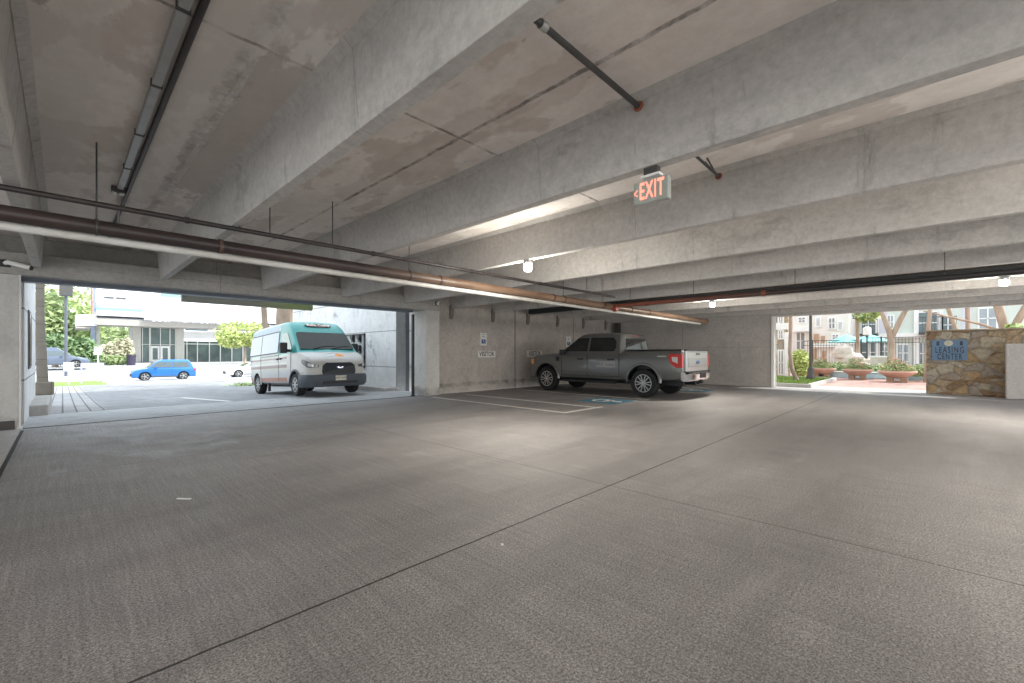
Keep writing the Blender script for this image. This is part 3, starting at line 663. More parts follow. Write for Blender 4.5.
# lamp post
lx, ly = on_G(810.6, 379.3, .1)
r = empty('lamp_post', (lx, ly, .1), 'slim black lamp post standing in the grass island', 'lamp post')
MB().lathe([(.17, 0), (.17, .12), (.12, .2), (.13, .45), (.075, .55), (.06, .62), (.055, 3.9)], n=14).build('post', M_dsteel, r, smooth=40)
MB().lathe([(.05, 3.9), (.16, 4.0), (.18, 4.45), (.02, 4.6)], n=12).build('lantern', M_white, r, smooth=40)

def leafmat(name, a, b):
    s = NT(name); m = s.done(s.ramp(s.noise(s.mapped(), 2.2, 3), [(.35, a), (.65, b)]), .6); return m
M_leafb = leafmat('leaf_bright', (.30, .40, .14), (.52, .62, .28)); M_leafm = leafmat('leaf_mid', (.22, .30, .12), (.42, .50, .25)); M_leafy = leafmat('leaf_yellowgreen', (.36, .44, .12), (.58, .62, .26))
M_leafd = leafmat('leaf_deep', (.11, .19, .08), (.24, .34, .16)); M_flower = leafmat('flowers_pink', (.60, .22, .20), (.75, .42, .30))
M_bark = rail_metal('bark_tan', (.26, .19, .14), (.46, .37, .29), .85, 0, 2.5, (1, 1, .3)); M_barkr = rail_metal('bark_red', (.27, .20, .16), (.42, .34, .28), .8, 0, 2.5, (1, 1, .3))
def tree(name, loc, lab, trunks, crowns, lm, n=420, size=.16, bark=None, cat='tree', group=None):
    r = empty(name, loc, lab, cat, group)
    for pts, rs in trunks: MB().tube(pts, rs, 9).build('trunk', bark or M_bark, r, smooth=60)
    if crowns:
        m = MB()
        for c, rx, ry, rz in crowns: m.leaves(c, rx, ry, rz, n, size)
        m.build('foliage', lm, r)
    return r
def bush(loc, rx, ry, rz, lab, lm, n=500, size=.10, group=None, name='bush'):
    r = empty(name, loc, lab, 'bush', group)
    m = MB(); m.leaves((0, 0, rz), rx, ry, rz, n, size, 0, .3); m.leaves((rx*.3, ry*.2, rz*.8), rx*.7, ry*.7, rz*.8, n//2, size); m.build('foliage', lm, r)
    m = MB()
    for i in range(5): m.tube([(0, 0, 0), (rx*.4*math.cos(i*1.3), ry*.4*math.sin(i*1.3), rz*1.2)], [.03, .012], 6)
    m.build('stem', M_bark, r); return r
# planters
def planter(px, py, R_, lab, seed):
    random.seed(seed)
    x, y = on_G(px, py); r = empty('bowl_planter', (x+.3, y, 0), lab, 'planter', 'flower bowls by the pool')
    M_terra = plain('terracotta', (.56, .38, .30), .8, scale=3)
    MB().lathe([(.35*R_, .17), (.55*R_, .22), (.93*R_, .40), (R_, .43), (R_, .50), (.93*R_, .50), (.88*R_, .44), (.1, .42)], n=28).build('bowl', M_terra, r, smooth=35)
    MB().box(-.52*R_, .52*R_, -.52*R_, .52*R_, 0, .05).build('footing', plain('footing_tan', (.34, .24, .17), .8), r)
    for s_ in (-1, 1): MB().box(-.42*R_, .42*R_, s_*.34*R_-.11, s_*.34*R_+.11, 0, .22).build('foot', plain('footing_tan', (.34, .24, .17), .8), r, bevel=.01)
    p = empty('flower_planting', (x+.3, y, .43), lab.replace('terracotta bowl planter', 'green planting with pink flowers in the bowl'), 'plants', 'plantings in the bowls')
    m = MB(); m.leaves((0, 0, .14), .88*R_, .92*R_, .24, 1000, .055, 0, 0); m.leaves((0, R_*.1, .34), .5*R_, .6*R_, .26, 260, .05, 0, 0); m.build('foliage', M_leafm, p)
    m = MB(); m.leaves((0, 0, .22), .85*R_, .88*R_, .24, 200, .04, 0, .3); m.leaves((0, 0, .50), .35*R_, .4*R_, .2, 90, .035, 0, .1); m.build('flowers', M_flower, p)
planter(821, 377.6, .62, 'terracotta bowl planter nearest the lamp post', 3)
planter(856.5, 379.6, .62, 'terracotta bowl planter in the middle of the row of three', 4)
planter(896.5, 382.4, .67, 'terracotta bowl planter nearest the stone wall', 5)
random.seed(11)
# pool edge
r = empty('pool_edge', (28.0, 0, 0), 'pale blue tiled raised pool edge behind the bowl planters', 'pool')
MB().box(0, .35, .2, 4.4, 0, .28).build('raised_edge', plain('pool_tile', (.42, .60, .66), .3), r, bevel=.02)
MB().box(-.04, .39, .2, 4.4, .28, .33).build('coping', M_white, r, bevel=.01)
MB().box(.39, 1.35, .2, 4.4, 0, .2).build('water', plain('pool_water', (.12, .50, .52), .05), r)
# fence
def fence(X, ya, yb, H, lab, pitch=.14):
    r = empty('iron_fence', (X, ya, 0), lab, 'fence')
    m = MB(); n = int((yb-ya)/pitch)
    for i in range(n): m.box(-.01, .01, i*pitch-.008, i*pitch+.008, .1, H)
    m.build('pickets', M_dsteel, r)
    m = MB(); m.box(-.018, .018, 0, yb-ya, H-.02, H+.02); m.box(-.018, .018, 0, yb-ya, H-.30, H-.27); m.box(-.018, .018, 0, yb-ya, .12, .16); m.build('rails', M_dsteel, r)
    for i in range(0, int((yb-ya)/2.4)+1): MB().box(-.035, .035, i*2.4-.035, i*2.4+.035, 0, H+.06).build('post', M_dsteel, r)
XF = 32.2
fence(XF, on_X(925, 360, XF)[0]-3, on_X(868, 360, XF)[0], 2.15, 'black iron pool fence right of the stone fountain')
fence(XF+.6, on_X(860, 360, XF)[0], on_X(800, 360, XF)[0], 2.05, 'black iron pool fence left of the stone fountain')
# stone fountain / pedestal
fx, fy = on_G(864, 374.5)
M_pale = concrete('pale_rock', (.62, .56, .50), .2, .4, 6)
r = empty('rock_fountain', (30.9, on_X(862, 370, 30.6)[0], 0), 'pale boulder fountain behind the middle planter', 'fountain')
m = MB(); 
for c, a, b, d in (((0, 0, .35), .6, .9, .5), ((.1, .5, .8), .5, .7, .5), ((.1, .9, 1.3), .45, .5, .5), ((.2, -.5, .7), .4, .5, .4)): m.blob(c, a, b, d, 9, 6, jit=.12)
m.build('boulders', M_pale, r)
m = MB(); m.box(-.9, -.4, -1.1, -.4, 0, 1.05); m.build('pedestal', M_pale, r, bevel=.02)
MB().box(-.95, -.35, -1.15, -.35, 1.05, 1.13).build('pedestal_cap', M_white, r)
# parasols
def parasol(x, y, R_, h, lab):
    r = empty('parasol', (x, y, 0), lab, 'parasol', 'teal pool parasols')
    MB().lathe([(.05, h+.45), (R_*.5, h+.25), (R_, h), (R_*.99, h-.04), (R_*.5, h+.2), (.04, h+.4)], n=8).build('canopy', plain('teal_canvas', (.22, .52, .52), .7), r)
    MB().cyl((0, 0, 0), (0, 0, h+.5), .03, 8).build('pole', M_white, r)
    m = MB(); 
    for i in range(8): t = i*math.pi/4; m.cyl((0, 0, h+.38), (R_*.95*math.cos(t), R_*.95*math.sin(t), h-.02), .012, 5)
    m.build('ribs', M_white, r)
yy, zz = on_X(847, 342, 33.5); parasol(33.5, yy, 1.0, zz, 'teal parasol by the pool, the more left-hand of two')
yy, zz = on_X(870, 341.5, 35.6); parasol(35.6, yy, 1.05, zz, 'teal parasol by the pool, beside the white lantern')
# lantern
yy, zz = on_X(867, 331, 31.0)
r = empty('globe_lamp', (31.0, yy, 0), 'white lantern on a pole above the middle planter', 'lamp')
MB().cyl((0, 0, 0), (0, 0, zz-.3), .035, 8).build('pole', M_dsteel, r); MB().lathe([(.08, -.24), (.19, -.20), (.19, .16), (.05, .27)], (0, 0, zz), 12).build('lantern_head', M_white, r, smooth=40)
MB().lathe([(.06, -.34), (.08, -.24)], (0, 0, zz), 10).build('collar', M_dsteel, r)
# trees in courtyard
x, y = on_G(795.5, 380, .1)
tree('courtyard_tree', (x, y, .1), 'slim pinkish trunk with a bent foot rising from the grass island', [([(.0, -.05, 0), (-.1, .12, .5), (-.05, .2, 1.2), (0, .18, 2.4), (.05, .2, 5)], [.1, .085, .08, .075, .05])], [((.1, .3, 5.6), 1.6, 1.6, 1.2)], M_leafm, bark=M_barkr)
def ctree(px, X, lab, h, trunks, crowns, lm=None, bark=None, n=420):
    return tree('courtyard_tree', (X, on_X(px, 360, X)[0], 0), lab, trunks, crowns, lm or M_leafm, n=n, bark=bark)
ctree(858.5, 31.5, 'young tree with bright green leaves between the two parasols', 5, [([(0, 0, 0), (0, .05, 2.5), (0, .1, 4.6)], [.11, .09, .07])], [((0, -.35, 3.45), .5, .65, .45), ((0, -.5, 4.1), .7, .9, .5)], M_leafb, n=260)
ctree(891.5, 30.0, 'forked bare trunk rising behind the third planter', 5, [([(0, 0, 0), (0, .02, 1.7), (0, .05, 2.3), (0, .35, 3.3), (0, .6, 5.5)], [.17, .15, .14, .10, .08]), ([(0, .02, 2.0), (0, -.35, 3.0), (0, -.6, 3.6), (0, -.75, 5.2)], [.12, .12, .10, .08])], [((0, 0, 6.2), 1, 1.0, .7)])
ctree(927.5, 26.0, 'slim trunk standing at the left end of the stone wall', 5, [([(0, .05, 0), (0, 0, 2), (0, -.08, 3.2), (0, -.05, 5.2)], [.09, .08, .075, .06])], [((0, 0, 6), 1.2, 1.0, .7)])
ctree(957, 29.0, 'leaning trunk behind the leasing sign, the more left-hand', 5, [([(0, -.1, 0), (0, 0, 2.2), (0, .35, 3.6), (0, .4, 5.2)], [.10, .09, .08, .07])], [((0, 0, 6), .8, .7, .6)])
ctree(968, 30.0, 'upright trunk behind the stone wall, right of the leaning one', 5, [([(0, 0, 0), (0, 0, 2.4), (0, .03, 5.2)], [.10, .09, .08])], [((0, 0, 6), .8, .7, .6)])
ctree(1007, 26.0, 'spreading tree with several thick stems behind the stone wall', 5, [([(0, 0, 0), (0, .0, 1.9), (0, .25, 3.2), (0, .35, 4.6)], [.17, .15, .14, .12]), ([(0, 0, 1.7), (0, -.3, 2.6), (0, -.7, 3.6), (0, -.9, 4.4)], [.12, .12, .10, .08]), ([(0, .1, 2.1), (0, .7, 2.45), (0, 1.5, 2.75), (0, 2.4, 3.1)], [.06, .05, .045, .03]), ([(0, -.5, 2.6), (0, -1.1, 2.9), (0, -2, 3.3)], [.1, .08, .06])], [((-.4, -.15, 2.15), .3, .22, .25), ((0, .2, 5.4), 1.6, 1.0, .6)], M_leafb, n=150)
x, y = on_X(801, 370, 26.3)[0], 0
bush((26.0, x, 0), .60, .50, .73, 'leafy yellow-green bush behind the lamp post', M_leafy, 1100, .10)
for j, (px, X, s_) in enumerate(((835, 29.6, .5), (846, 29.6, .4), (880, 29.3, .45), (918, 27.5, .45), (925, 26.6, .5))):
    random.seed(20+j); bush((X, on_X(px, 370, X)[0], .2), s_, s_*1.3, s_*.6, ['low shrub behind the left planter', 'low shrub between the left and middle planters', 'low shrub beside the pale pedestal', 'low shrub right of the third planter', 'low shrub at the foot of the stone wall end'][j], M_leafm, 260, .08, 'low shrubs by the pool')
# buildings of the courtyard
def facade_X(name, X, py_rects, lab, wallmat, y0, y1, h, extra=None):
    r = empty(name, (X, 0, 0), lab, 'building')
    MB().box(0, extra or 8, y0, y1, 0, h).build('wall', wallmat, r)
    return r
def win_X(r, X, px0, py0, px1, py1, mat, fr=.08, dep=.06, name='window', framemat=None):
    ya, za = on_X(px0, py0, X); yb, zb = on_X(px1, py1, X)
    f = MB(); a, b = sorted((ya, yb)); f.box(-dep, 0, a-fr, b+fr, zb-fr, za+fr); o = f.build(name, framemat or M_white, r)
    MB().box(-dep-.02, -dep, a, b, zb, za).build('pane', mat, o)
    m = MB(); m.box(-dep-.035, -dep-.01, (a+b)/2-.03, (a+b)/2+.03, zb, za); m.box(-dep-.035, -dep-.01, a, b, (za+zb)/2-.03, (za+zb)/2+.03); m.build('muntin', framemat or M_white, o)
    return o
M_cream = plain('stucco_cream', (.74, .70, .64), .9, var=.06, scale=1.5); M_grn = plain('siding_pale_green', (.56, .62, .56), .9, var=.05, scale=1.5); M_lav = plain('siding_pale_grey', (.58, .58, .64), .9, var=.05)
M_paleglass = plain('window_glass_pale', (.30, .36, .38), .1); M_midglass = plain('window_glass_mid', (.14, .19, .20), .08)
XA = 40.0
b1 = facade_X('apartment_building', XA, None, 'pale green apartment block with balconies across the courtyard', M_grn, -40, on_X(851, 350, XA)[0], 9)
def band(r, X, px0, px1, py0, py1, mat, dep, name):
    ya, za = on_X(px0, py0, X); yb, zb = on_X(px1, py1, X); a, b = sorted((ya, yb))
    zc0 = min(za, zb); MB().box(-dep, 0, a, b, zc0, max(za, zb)).build(name, mat, r)
zf = on_X(891, 338.5, XA)[1]; zf1 = on_X(891, 333.5, XA)[1]
MB().box(-.35, 0, -40, on_X(850, 350, XA)[0], zf, zf1).build('floor_band', M_white, b1)
for a, c in ((880, 887.5), (962, 972)): band(b1, XA, a, c, 305, 333, M_lav, .02, 'grey_siding_panel')
for a, c in ((876, 879), (914, 918.5), (851, 853)): band(b1, XA, a, c, 300, 366, M_white, .12, 'white_pilaster')
win_X(b1, XA, 862, 316, 875, 333, M_midglass); win_X(b1, XA, 888, 316, 893, 328, M_paleglass); win_X(b1, XA, 919, 313, 937, 333, M_midglass, name='balcony_recess'); win_X(b1, XA, 943, 317, 953, 333, M_midglass)
win_X(b1, XA, 979.5, 309, 996, 328, M_paleglass); win_X(b1, XA, 920, 343, 926, 364, M_midglass); win_X(b1, XA, 880, 343, 890, 360, M_midglass); win_X(b1, XA, 862, 343, 875, 362, M_midglass); win_X(b1, XA, 898, 345, 908, 361, M_paleglass)
win_X(b1, XA, 940, 312, 941.5, 333, M_paleglass)
for a, c in ((861, 879), (919, 956)):
    ya, za = on_X(a, 327, XA); yb, zb = on_X(c, 333, XA); lo, hi = sorted((ya, yb)); m = MB()
    n = int((hi-lo)/.14)
    for i in range(n): m.box(-1.02, -1.0, lo+i*.14, lo+i*.14+.02, zf1, zf1+.95)
    m.box(-1.04, -.98, lo, hi, zf1+.93, zf1+.98); m.box(-1.1, 0, lo, hi, zf1-.15, zf1); m.build('balcony_railing', M_dsteel, b1)
XB = 36.5
b2 = facade_X('apartment_building', XB, None, 'cream apartment block with tall windows behind the lamp post', M_cream, on_X(849, 350, XB)[0], 26, 9, 3.4)
M_greyw = plain('window_glass_grey', (.25, .24, .23), .3)  # grey window panes
for (a, p, c, q) in ((829.5, 318.5, 834.5, 328), (839, 322, 841.5, 329.5), (799, 318, 805, 322), (817, 318, 819.5, 326), (797, 333, 804.5, 349), (833, 335, 838, 339)): win_X(b2, XB, a, p, c, q, M_greyw, fr=.1)
for (a, p, c, q) in ((814, 334, 819, 343), (821, 336, 825, 343), (813, 349, 817, 360), (822, 351, 826, 360)):
    band(b2, XB, a, c, p, q, plain('tan_stone', (.45, .30, .20), .9), .05, 'stone_panel')
band(b2, XB, 794, 812, 329, 331.5, M_white, .5, 'cornice'); band(b2, XB, 812, 845, 345, 347, M_white, .2, 'cornice')
XD = 27.2; M_pil = M_white
b3 = facade_X('stone_clad_building', XD, None, 'stone-clad building corner at the left edge of the courtyard opening', M_stone, on_X(788.0, 350, XD)[0], 20, 7, .5)
o = MB().box(-.06, 0, on_X(788, 350, XD)[0]-.02, on_X(784.5, 350, XD)[0], 0, 2.4).build('white_pilaster', M_white, b3)
win_X(b3, XD, 779.5, 317, 782.5, 327, M_greyw); win_X(b3, XD, 779.5, 331, 782.5, 338, M_greyw); win_X(b3, XD, 779.5, 351, 783, 374, M_greyw)
MB().box(-.1, 0, on_X(788.0, 350, XD)[0], 20, 2.55, 2.9).build('floor_band', M_white, b3)

# ================================================================== VEHICLES
def wheel(parent, x, y, R_, w, side, style='double', rimR=None, rim=None, nspoke=6):
    """wheel in vehicle space: x along, y sideways; side = +1 when the outside faces +y"""
    r = MB(); rr = rimR or R_*.66
    tyre = MB().lathe([(rr*.98, -w/2+.01), (R_*.93, -w/2), (R_, -w/2+.04), (R_, w/2-.04), (R_*.93, w/2), (rr*.98, w/2-.01)], (0, 0, 0), 32, 'y')
    rimm = MB(); o_ = side*(w/2-.035)
    rimm.lathe([(rr, -w/2+.02), (rr*1.0, w/2-.015)] if side > 0 else [(rr, -w/2+.015), (rr, w/2-.02)], (0, 0, 0), 32, 'y')
    hub = rimm.build('wheel', plain('rim_dark', (.02, .02, .022), .6), parent); hub.location = (x, y, R_)  # dark barrel behind the spokes
    t = tyre.build('tyre', M_rubber, hub, smooth=35)
    sp = MB(); yo = side*(w/2-.012)
    for i in range(nspoke):
        for dlt in ((-.13, .13) if style == 'double' else (0,)):
            a = 2*math.pi*i/nspoke+dlt; a2 = 2*math.pi*i/nspoke+dlt*1.7; hw_ = rr*(.055 if style == 'double' else .10)
            d = Vector((math.cos(a), 0, math.sin(a))); d2 = Vector((math.cos(a2), 0, math.sin(a2))); n_ = Vector((-math.sin(a), 0, math.cos(a)))
            p0 = d*rr*.12; p1 = d2*rr*.97
            v = []
            for p in (p0, p1):
                for s1 in (-1, 1):
                    for yy_ in (yo-side*.03, yo+side*.006): v.append(Vector((p.x, yy_, p.z))+n_*hw_*s1)
            sp.add(v, [(0, 1, 3, 2), (4, 6, 7, 5), (0, 4, 5, 1), (2, 3, 7, 6), (0, 2, 6, 4), (1, 5, 7, 3)])
    ring = [(rr*.93, yo-side*.03), (rr*.93, yo+side*.004), (rr*1.01, yo+side*.004), (rr*1.01, yo-side*.03)]
    n = 32
    v = []
    for q, h in ring:
        for i in range(n): v.append((q*math.cos(2*math.pi*i/n), h, q*math.sin(2*math.pi*i/n)))
    sp.add(v, [(j*n+i, j*n+(i+1) % n, ((j+1) % 4)*n+(i+1) % n, ((j+1) % 4)*n+i) for j in range(4) for i in range(n)])
    sp.cyl((0, yo-side*.02, 0), (0, yo+side*.012, 0), rr*.2, 14)
    sp.build('rim_spokes', rim or M_alloy, hub)
    return hub

def ringpts(x, half, closed=True):
    """half: list of (y,z) from bottom centre to top centre, y>=0"""
    a = [(x, y, z) for y, z in half]; b = [(x, -y, z) for y, z in reversed(half) if y > 1e-6]
    return a+b

# ---------------------------------------------------------------- pickup truck
M_truck = paint('truck_grey_paint', (.165, .17, .165), .5, .32, .8)
truck = empty('pickup_truck', (12.43, 5.90, 0), 'dark grey crew-cab pickup truck parked nose to the rear wall', 'pickup truck', None, (0, 0, math.pi/2), .96)
def tring(x, zb, zt, w, cr=0):
    return ringpts(x, [(0, zb), (w*.80, zb), (w*.965, zb+.05), (w*.985, zb+.12), (w, zb+.30), (w*.995, zt-.30), (w*.97, zt-.10), (w*.93, zt-.02), (w*.86, zt+cr*.5), (w*.4, zt+cr), (0, zt+cr)])
st = [(-1.16, .60, 1.36, .96), (-1.12, .55, 1.40, .985), (-.9, .52, 1.40, 1.0), (.4, .48, 1.395, 1.0), (.66, .46, 1.39, 1.0), (.72, .46, 1.33, 1.0), (2.9, .46, 1.32, 1.0), (3.1, .46, 1.30, 1.0), (3.5, .46, 1.285, .995), (4.0, .45, 1.25, .98), (4.35, .42, 1.20, .94), (4.50, .42, 1.13, .88), (4.58, .45, 1.0, .82)]
bm_ = MB().loft([tring(x, a, b, w, .03 if x > 3 else 0) for x, a, b, w in st])
body = bm_.build('body', [M_truck, M_black], truck)
cu = MB()
for xx in (0, 3.69):
    for s_ in (-1, 1): cu.cyl((xx, s_*.62, .47), (xx, s_*1.2, .47), .50, 36)
cu.box(-1.05, .60, -.82, .82, .85, 1.6)
body = cut(body, cu, M_black)
body.data.shade_smooth(); body.data.set_sharp_from_angle(angle=math.radians(28))
# fenders flare
for xx in (0, 3.69):
    for s_ in (-1, 1):
        m = MB(); n = 22; v = []
        prof = [(.50, .955), (.50, 1.025), (.545, 1.025), (.575, .985)]
        for i in range(n+1):
            t = math.radians(-2+184*i/n)
            for q, yy_ in prof: v.append((xx+q*math.cos(t), s_*yy_, .47+q*math.sin(t)))
        m.add(v, [(i*4+j, i*4+(j+1) % 4, (i+1)*4+(j+1) % 4, (i+1)*4+j) for i in range(n) for j in range(4)])
        m.build('wheel_arch_lip', M_truck, truck, smooth=50)
# cab
def rr_ring(x0, x1, w, z, c=.10):
    return [(x0+c, -w, z), (x1-c, -w, z), (x1-.02, -w+c, z), (x1, 0, z), (x1-.02, w-c, z), (x1-c, w, z), (x0+c, w, z), (x0, w-c, z), (x0, 0, z), (x0, -w+c, z)]
cabr = [rr_ring(.68, 3.28, .955, 1.28), rr_ring(.70, 3.20, .94, 1.33), rr_ring(.77, 2.55, .785, 1.83), rr_ring(.82, 2.40, .745, 1.92), rr_ring(.95, 2.22, .62, 1.965)]
cab = MB().loft(cabr).build('cab', M_truck, truck, smooth=40)
def cy_(z): return .94-(z-1.33)*(.155/.49)
def side_panel(name, poly, mat, parent, yfn, s_, out=.012, th=.02):
    return MB().prism(poly, lambda a, b, t: (a, s_*(yfn(b)+out-t*th), b), 1.0).build(name, mat, parent)
for s_ in (1, -1):
    side_panel('side_window', [(2.98, 1.38), (2.86, 1.47), (2.44, 1.81), (2.02, 1.83), (2.02, 1.38)], M_glassdark, truck, cy_, s_)
    side_panel('side_window', [(1.93, 1.38), (1.93, 1.83), (1.10, 1.81), (.98, 1.70), (.96, 1.50), (1.02, 1.38)], M_glassdark, truck, cy_, s_)
    m = MB()
    for x in (3.02, 1.97, .80): m.box(x-.006, x+.006, s_*.997, s_*1.006, .58, 1.30)
    m.box(.80, 3.02, s_*.997, s_*1.006, .575, .588)
    m.build('door_seam', M_black, truck)
    m = MB(); m.box(1.08, 3.0, s_*1.0, s_*1.018, .70, .745); m.build('door_moulding', M_truck, truck, bevel=.008)
    for x in (2.12, .98): 
        MB().box(x, x+.22, s_*.995, s_*1.035, 1.10, 1.145).build('door_handle', M_black, truck, bevel=.01)
    m = MB(); m.box(.95, 3.05, s_*.86, s_*1.03, .36, .43); m.box(1.1, 1.2, s_*.6, s_*.9, .38, .42); m.box(2.8, 2.9, s_*.6, s_*.9, .38, .42); m.build('running_board', M_black, truck, bevel=.01)
    mr = MB().box(2.82, 2.96, s_*1.02, s_*1.22, 1.27, 1.44).build('door_mirror', M_black, truck, bevel=.03)
    MB().box(2.86, 2.92, s_*.92, s_*1.04, 1.34, 1.40).build('mirror_arm', M_black, mr)
    MB().box(3.14, 3.26, s_*.995, s_*1.012, 1.05, 1.19).build('fender_vent', M_black, truck, bevel=.01)
    # tail lamp
    side_panel('tail_lamp', [(-1.17, 1.28), (-.80, 1.30), (-.78, 1.18), (-.86, 1.0), (-1.00, .90), (-1.17, .90)], M_redlamp, truck, lambda z: .985, s_, .02, .06)
    side_panel('tail_lamp_lens', [(-1.05, 1.20), (-.88, 1.21), (-.90, 1.08), (-1.05, 1.02)], M_lens, truck, lambda z: .985, s_, .026, .03)
    side_panel('badge', [(-.72, 1.24), (-.45, 1.24), (-.45, 1.205), (-.72, 1.205)], M_lens, truck, lambda z: .995, s_, .008, .01)
    MB().box(4.42, 4.56, s_*.60, s_*.86, .92, 1.10).build('headlamp', M_lens, truck, bevel=.02)
    MB().box(4.34, 4.42, s_*.88, s_*.95, .92, 1.12).build('side_marker', M_amber, truck, bevel=.01)
side_panel('door_decal', [(.92, 1.06), (1.62, 1.06), (1.62, .87), (.92, .87)], plain('decal_white', (.33, .33, .33), .5), truck, lambda z: 1.0, 1, .006, .008)
text_mesh('decal_lettering', 'MLK  Corp.', .14, plain('decal_grey', (.14, .14, .14), .5), truck, frame((1.27, 1.007, .965), (-1, 0, 0), (0, 0, 1)), .001)
# windscreen and rear glass
def sx_(z): return 3.20-(z-1.33)*(.65/.49)
MB().prism([(-.80, 1.36), (.80, 1.36), (.66, 1.80), (-.66, 1.80)], lambda a, b, t: (sx_(b)+.015-t*.02, a, b), 1.0).build('windscreen', M_glassdark, truck)
MB().prism([(-.72, 1.42), (.72, 1.42), (.64, 1.78), (-.64, 1.78)], lambda a, b, t: (.70+(b-1.33)*.143-.012+t*.02, a, b), 1.0).build('rear_window', M_glassdark, truck)
MB().box(.785, .83, -.16, .16, 1.86, 1.885).build('brake_light', M_redlamp, truck)
# bed rail caps, tailgate, bumper
for s_ in (1, -1): MB().box(-1.14, .66, s_*.83, s_*.965, 1.395, 1.425).build('bed_rail', M_black, truck, bevel=.01)
tg = MB().box(-1.215, -1.13, -.80, .80, .74, 1.40).build('tailgate', paint('tailgate_lit_paint', (.42, .43, .43), .7, .28), truck, bevel=.02)  # paint lightened to carry the bright outside reflection, unlike the body
MB().box(-1.225, -1.21, -.68, .68, .92, 1.18).build('tailgate_inset', paint('tailgate_inset', (.34, .35, .35), .7, .3), tg, bevel=.006)
MB().box(-1.235, -1.14, -.80, .80, 1.385, 1.42).build('tailgate_cap', M_black, tg)
MB().lathe([(.0, -1.245), (.10, -1.24), (.10, -1.22)], (0, 0, 1.05), 20, 'x', sx=1.2, sy=.5).build('oval_badge', paint('badge_blue', (.03, .08, .25), .3), tg)
MB().box(-1.232, -1.22, -.14, .14, 1.27, 1.31).build('tailgate_handle', M_black, tg)
bp = MB(); n = 9; sec = [(.0, .56), (.06, .52), (.10, .56), (.10, .72), (.05, .77), (.0, .77)]
bp.loft([[(-1.14-(.13-.13*abs(i/4-1)**3)-d, -1.0+i*.25, z) for d, z in sec] for i in range(n)])
rb = bp.build('rear_bumper', M_chrome, truck, smooth=35)
MB().box(-1.385, -1.26, -.20, .20, .60, .745).build('plate_recess', M_black, rb)
MB().box(-1.36, -1.2, -.06, .06, .44, .53).build('tow_hitch', M_black, rb)
MB().box(-1.30, -1.14, -.86, .86, .765, .80).build('bumper_step', M_black, rb)
MB().box(4.40, 4.64, -.86, .86, .42, .70).build('front_bumper', M_truck, truck, bevel=.04)
MB().box(4.48, 4.64, -.62, .62, .72, 1.10).build('grille', M_black, truck, bevel=.02)
m = MB(); m.box(-1.0, 4.3, -.5, -.38, .35, .50); m.box(-1.0, 4.3, .38, .5, .35, .50); m.cyl((0, -.85, .40), (0, .85, .40), .07, 10); m.cyl((3.69, -.85, .40), (3.69, .85, .40), .05, 10); m.blob((0, 0, .38), .18, .18, .16); m.cyl((-1.05, -.6, .40), (-.4, -.55, .42), .035, 8); m.build('chassis', M_black, truck)
for xx in (0, 3.69):
    for s_ in (1, -1): wheel(truck, xx, s_*.86, .42, .27, s_, 'double', .265)

# ---------------------------------------------------------------- van
def van_mat():
    s = NT('van_wrap'); X = s.xyz(); x, z = X[0], X[2]
    col = s.ramp(s.noise(s.mapped(), 1.5, 3), [(.3, (.44, .42, .39)), (.7, (.50, .48, .445))])
    def bandz(a, b): return s.math('MULTIPLY', s.math('GREATER_THAN', z, a), s.math('LESS_THAN', z, b))
    side = s.math('LESS_THAN', x, 3.1)
    low = s.math('MULTIPLY', bandz(0, .86), s.math('LESS_THAN', x, 3.9)); col = s.mix(low, col, (.42, .42, .43))
    for a, b, c in ((.46, .60, (.38, .17, .11)), (.92, 1.02, (.16, .08, .08)), (1.21, 1.27, (.15, .09, .08)), (1.05, 1.10, (.55, .58, .50)), (1.32, 1.37, (.45, .62, .50))):
        col = s.mix(s.math('MULTIPLY', bandz(a, b), side), col, c)
    teal = s.math('MULTIPLY', s.math('GREATER_THAN', z, 1.37), s.math('GREATER_THAN', x, 2.25))
    teal = s.math('MAXIMUM', teal, s.math('MULTIPLY', s.math('GREATER_THAN', z, 2.30), s.math('GREATER_THAN', x, 1.6)))
    col = s.mix(teal, col, (.015, .26, .24))
    rear = s.math('MULTIPLY', s.math('GREATER_THAN', z, 1.40), s.math('LESS_THAN', x, 2.2)); col = s.mix(rear, col, (.20, .30, .36))  # bluish sky reflection painted on the rear upper body
    m = s.done(col, .38, .0); s.b.inputs['Coat Weight'].default_value = .3; return m
M_van = van_mat(); M_bump = plain('van_bumper_grey', (.07, .08, .095), .6)
van = empty('passenger_van', (5.66, 16.92, -.165), 'white and teal medium-roof passenger van facing the garage in the driveway', 'van', None, (0, math.radians(-2.7), -math.pi/2), .93)
def vring(x, zb, zt, w):
    s_ = min(1.30, zt-.10); h = zt-s_; wt = w-max(0, (zt-.2-s_))*.115; k = min(1, h/.35)
    return ringpts(x, [(0, zb), (w*.86, zb), (w*.97, zb+.07), (w, zb+.22), (w, s_*.9), (w*.997, s_), (wt, zt-min(.20, h*.6)), (wt-.035*k, zt-min(.09, h*.32)), (wt-.11*k, zt-min(.025, h*.1)), (wt-.28*k, zt), (0, zt+.03)])
vs = [(-1.02, .48, 2.30, .92), (-.98, .44, 2.40, .965), (-.85, .40, 2.45, .99), (-.4, .38, 2.48, 1.0), (1.2, .36, 2.50, 1.0), (2.5, .36, 2.49, 1.0), (2.75, .36, 2.475, 1.0), (2.95, .36, 2.42, 1.0), (3.12, .36, 2.33, .998), (3.27, .36, 2.21, .995), (3.40, .36, 2.07, .993), (3.98, .36, 1.43, .98), (4.15, .36, 1.36, .965), (4.42, .36, 1.25, .94), (4.58, .37, 1.18, .90), (4.68, .38, 1.10, .85), (4.74, .40, 1.0, .80)]
vb = MB().loft([vring(*q) for q in vs]).build('body', [M_van, M_black], van)
cu = MB()
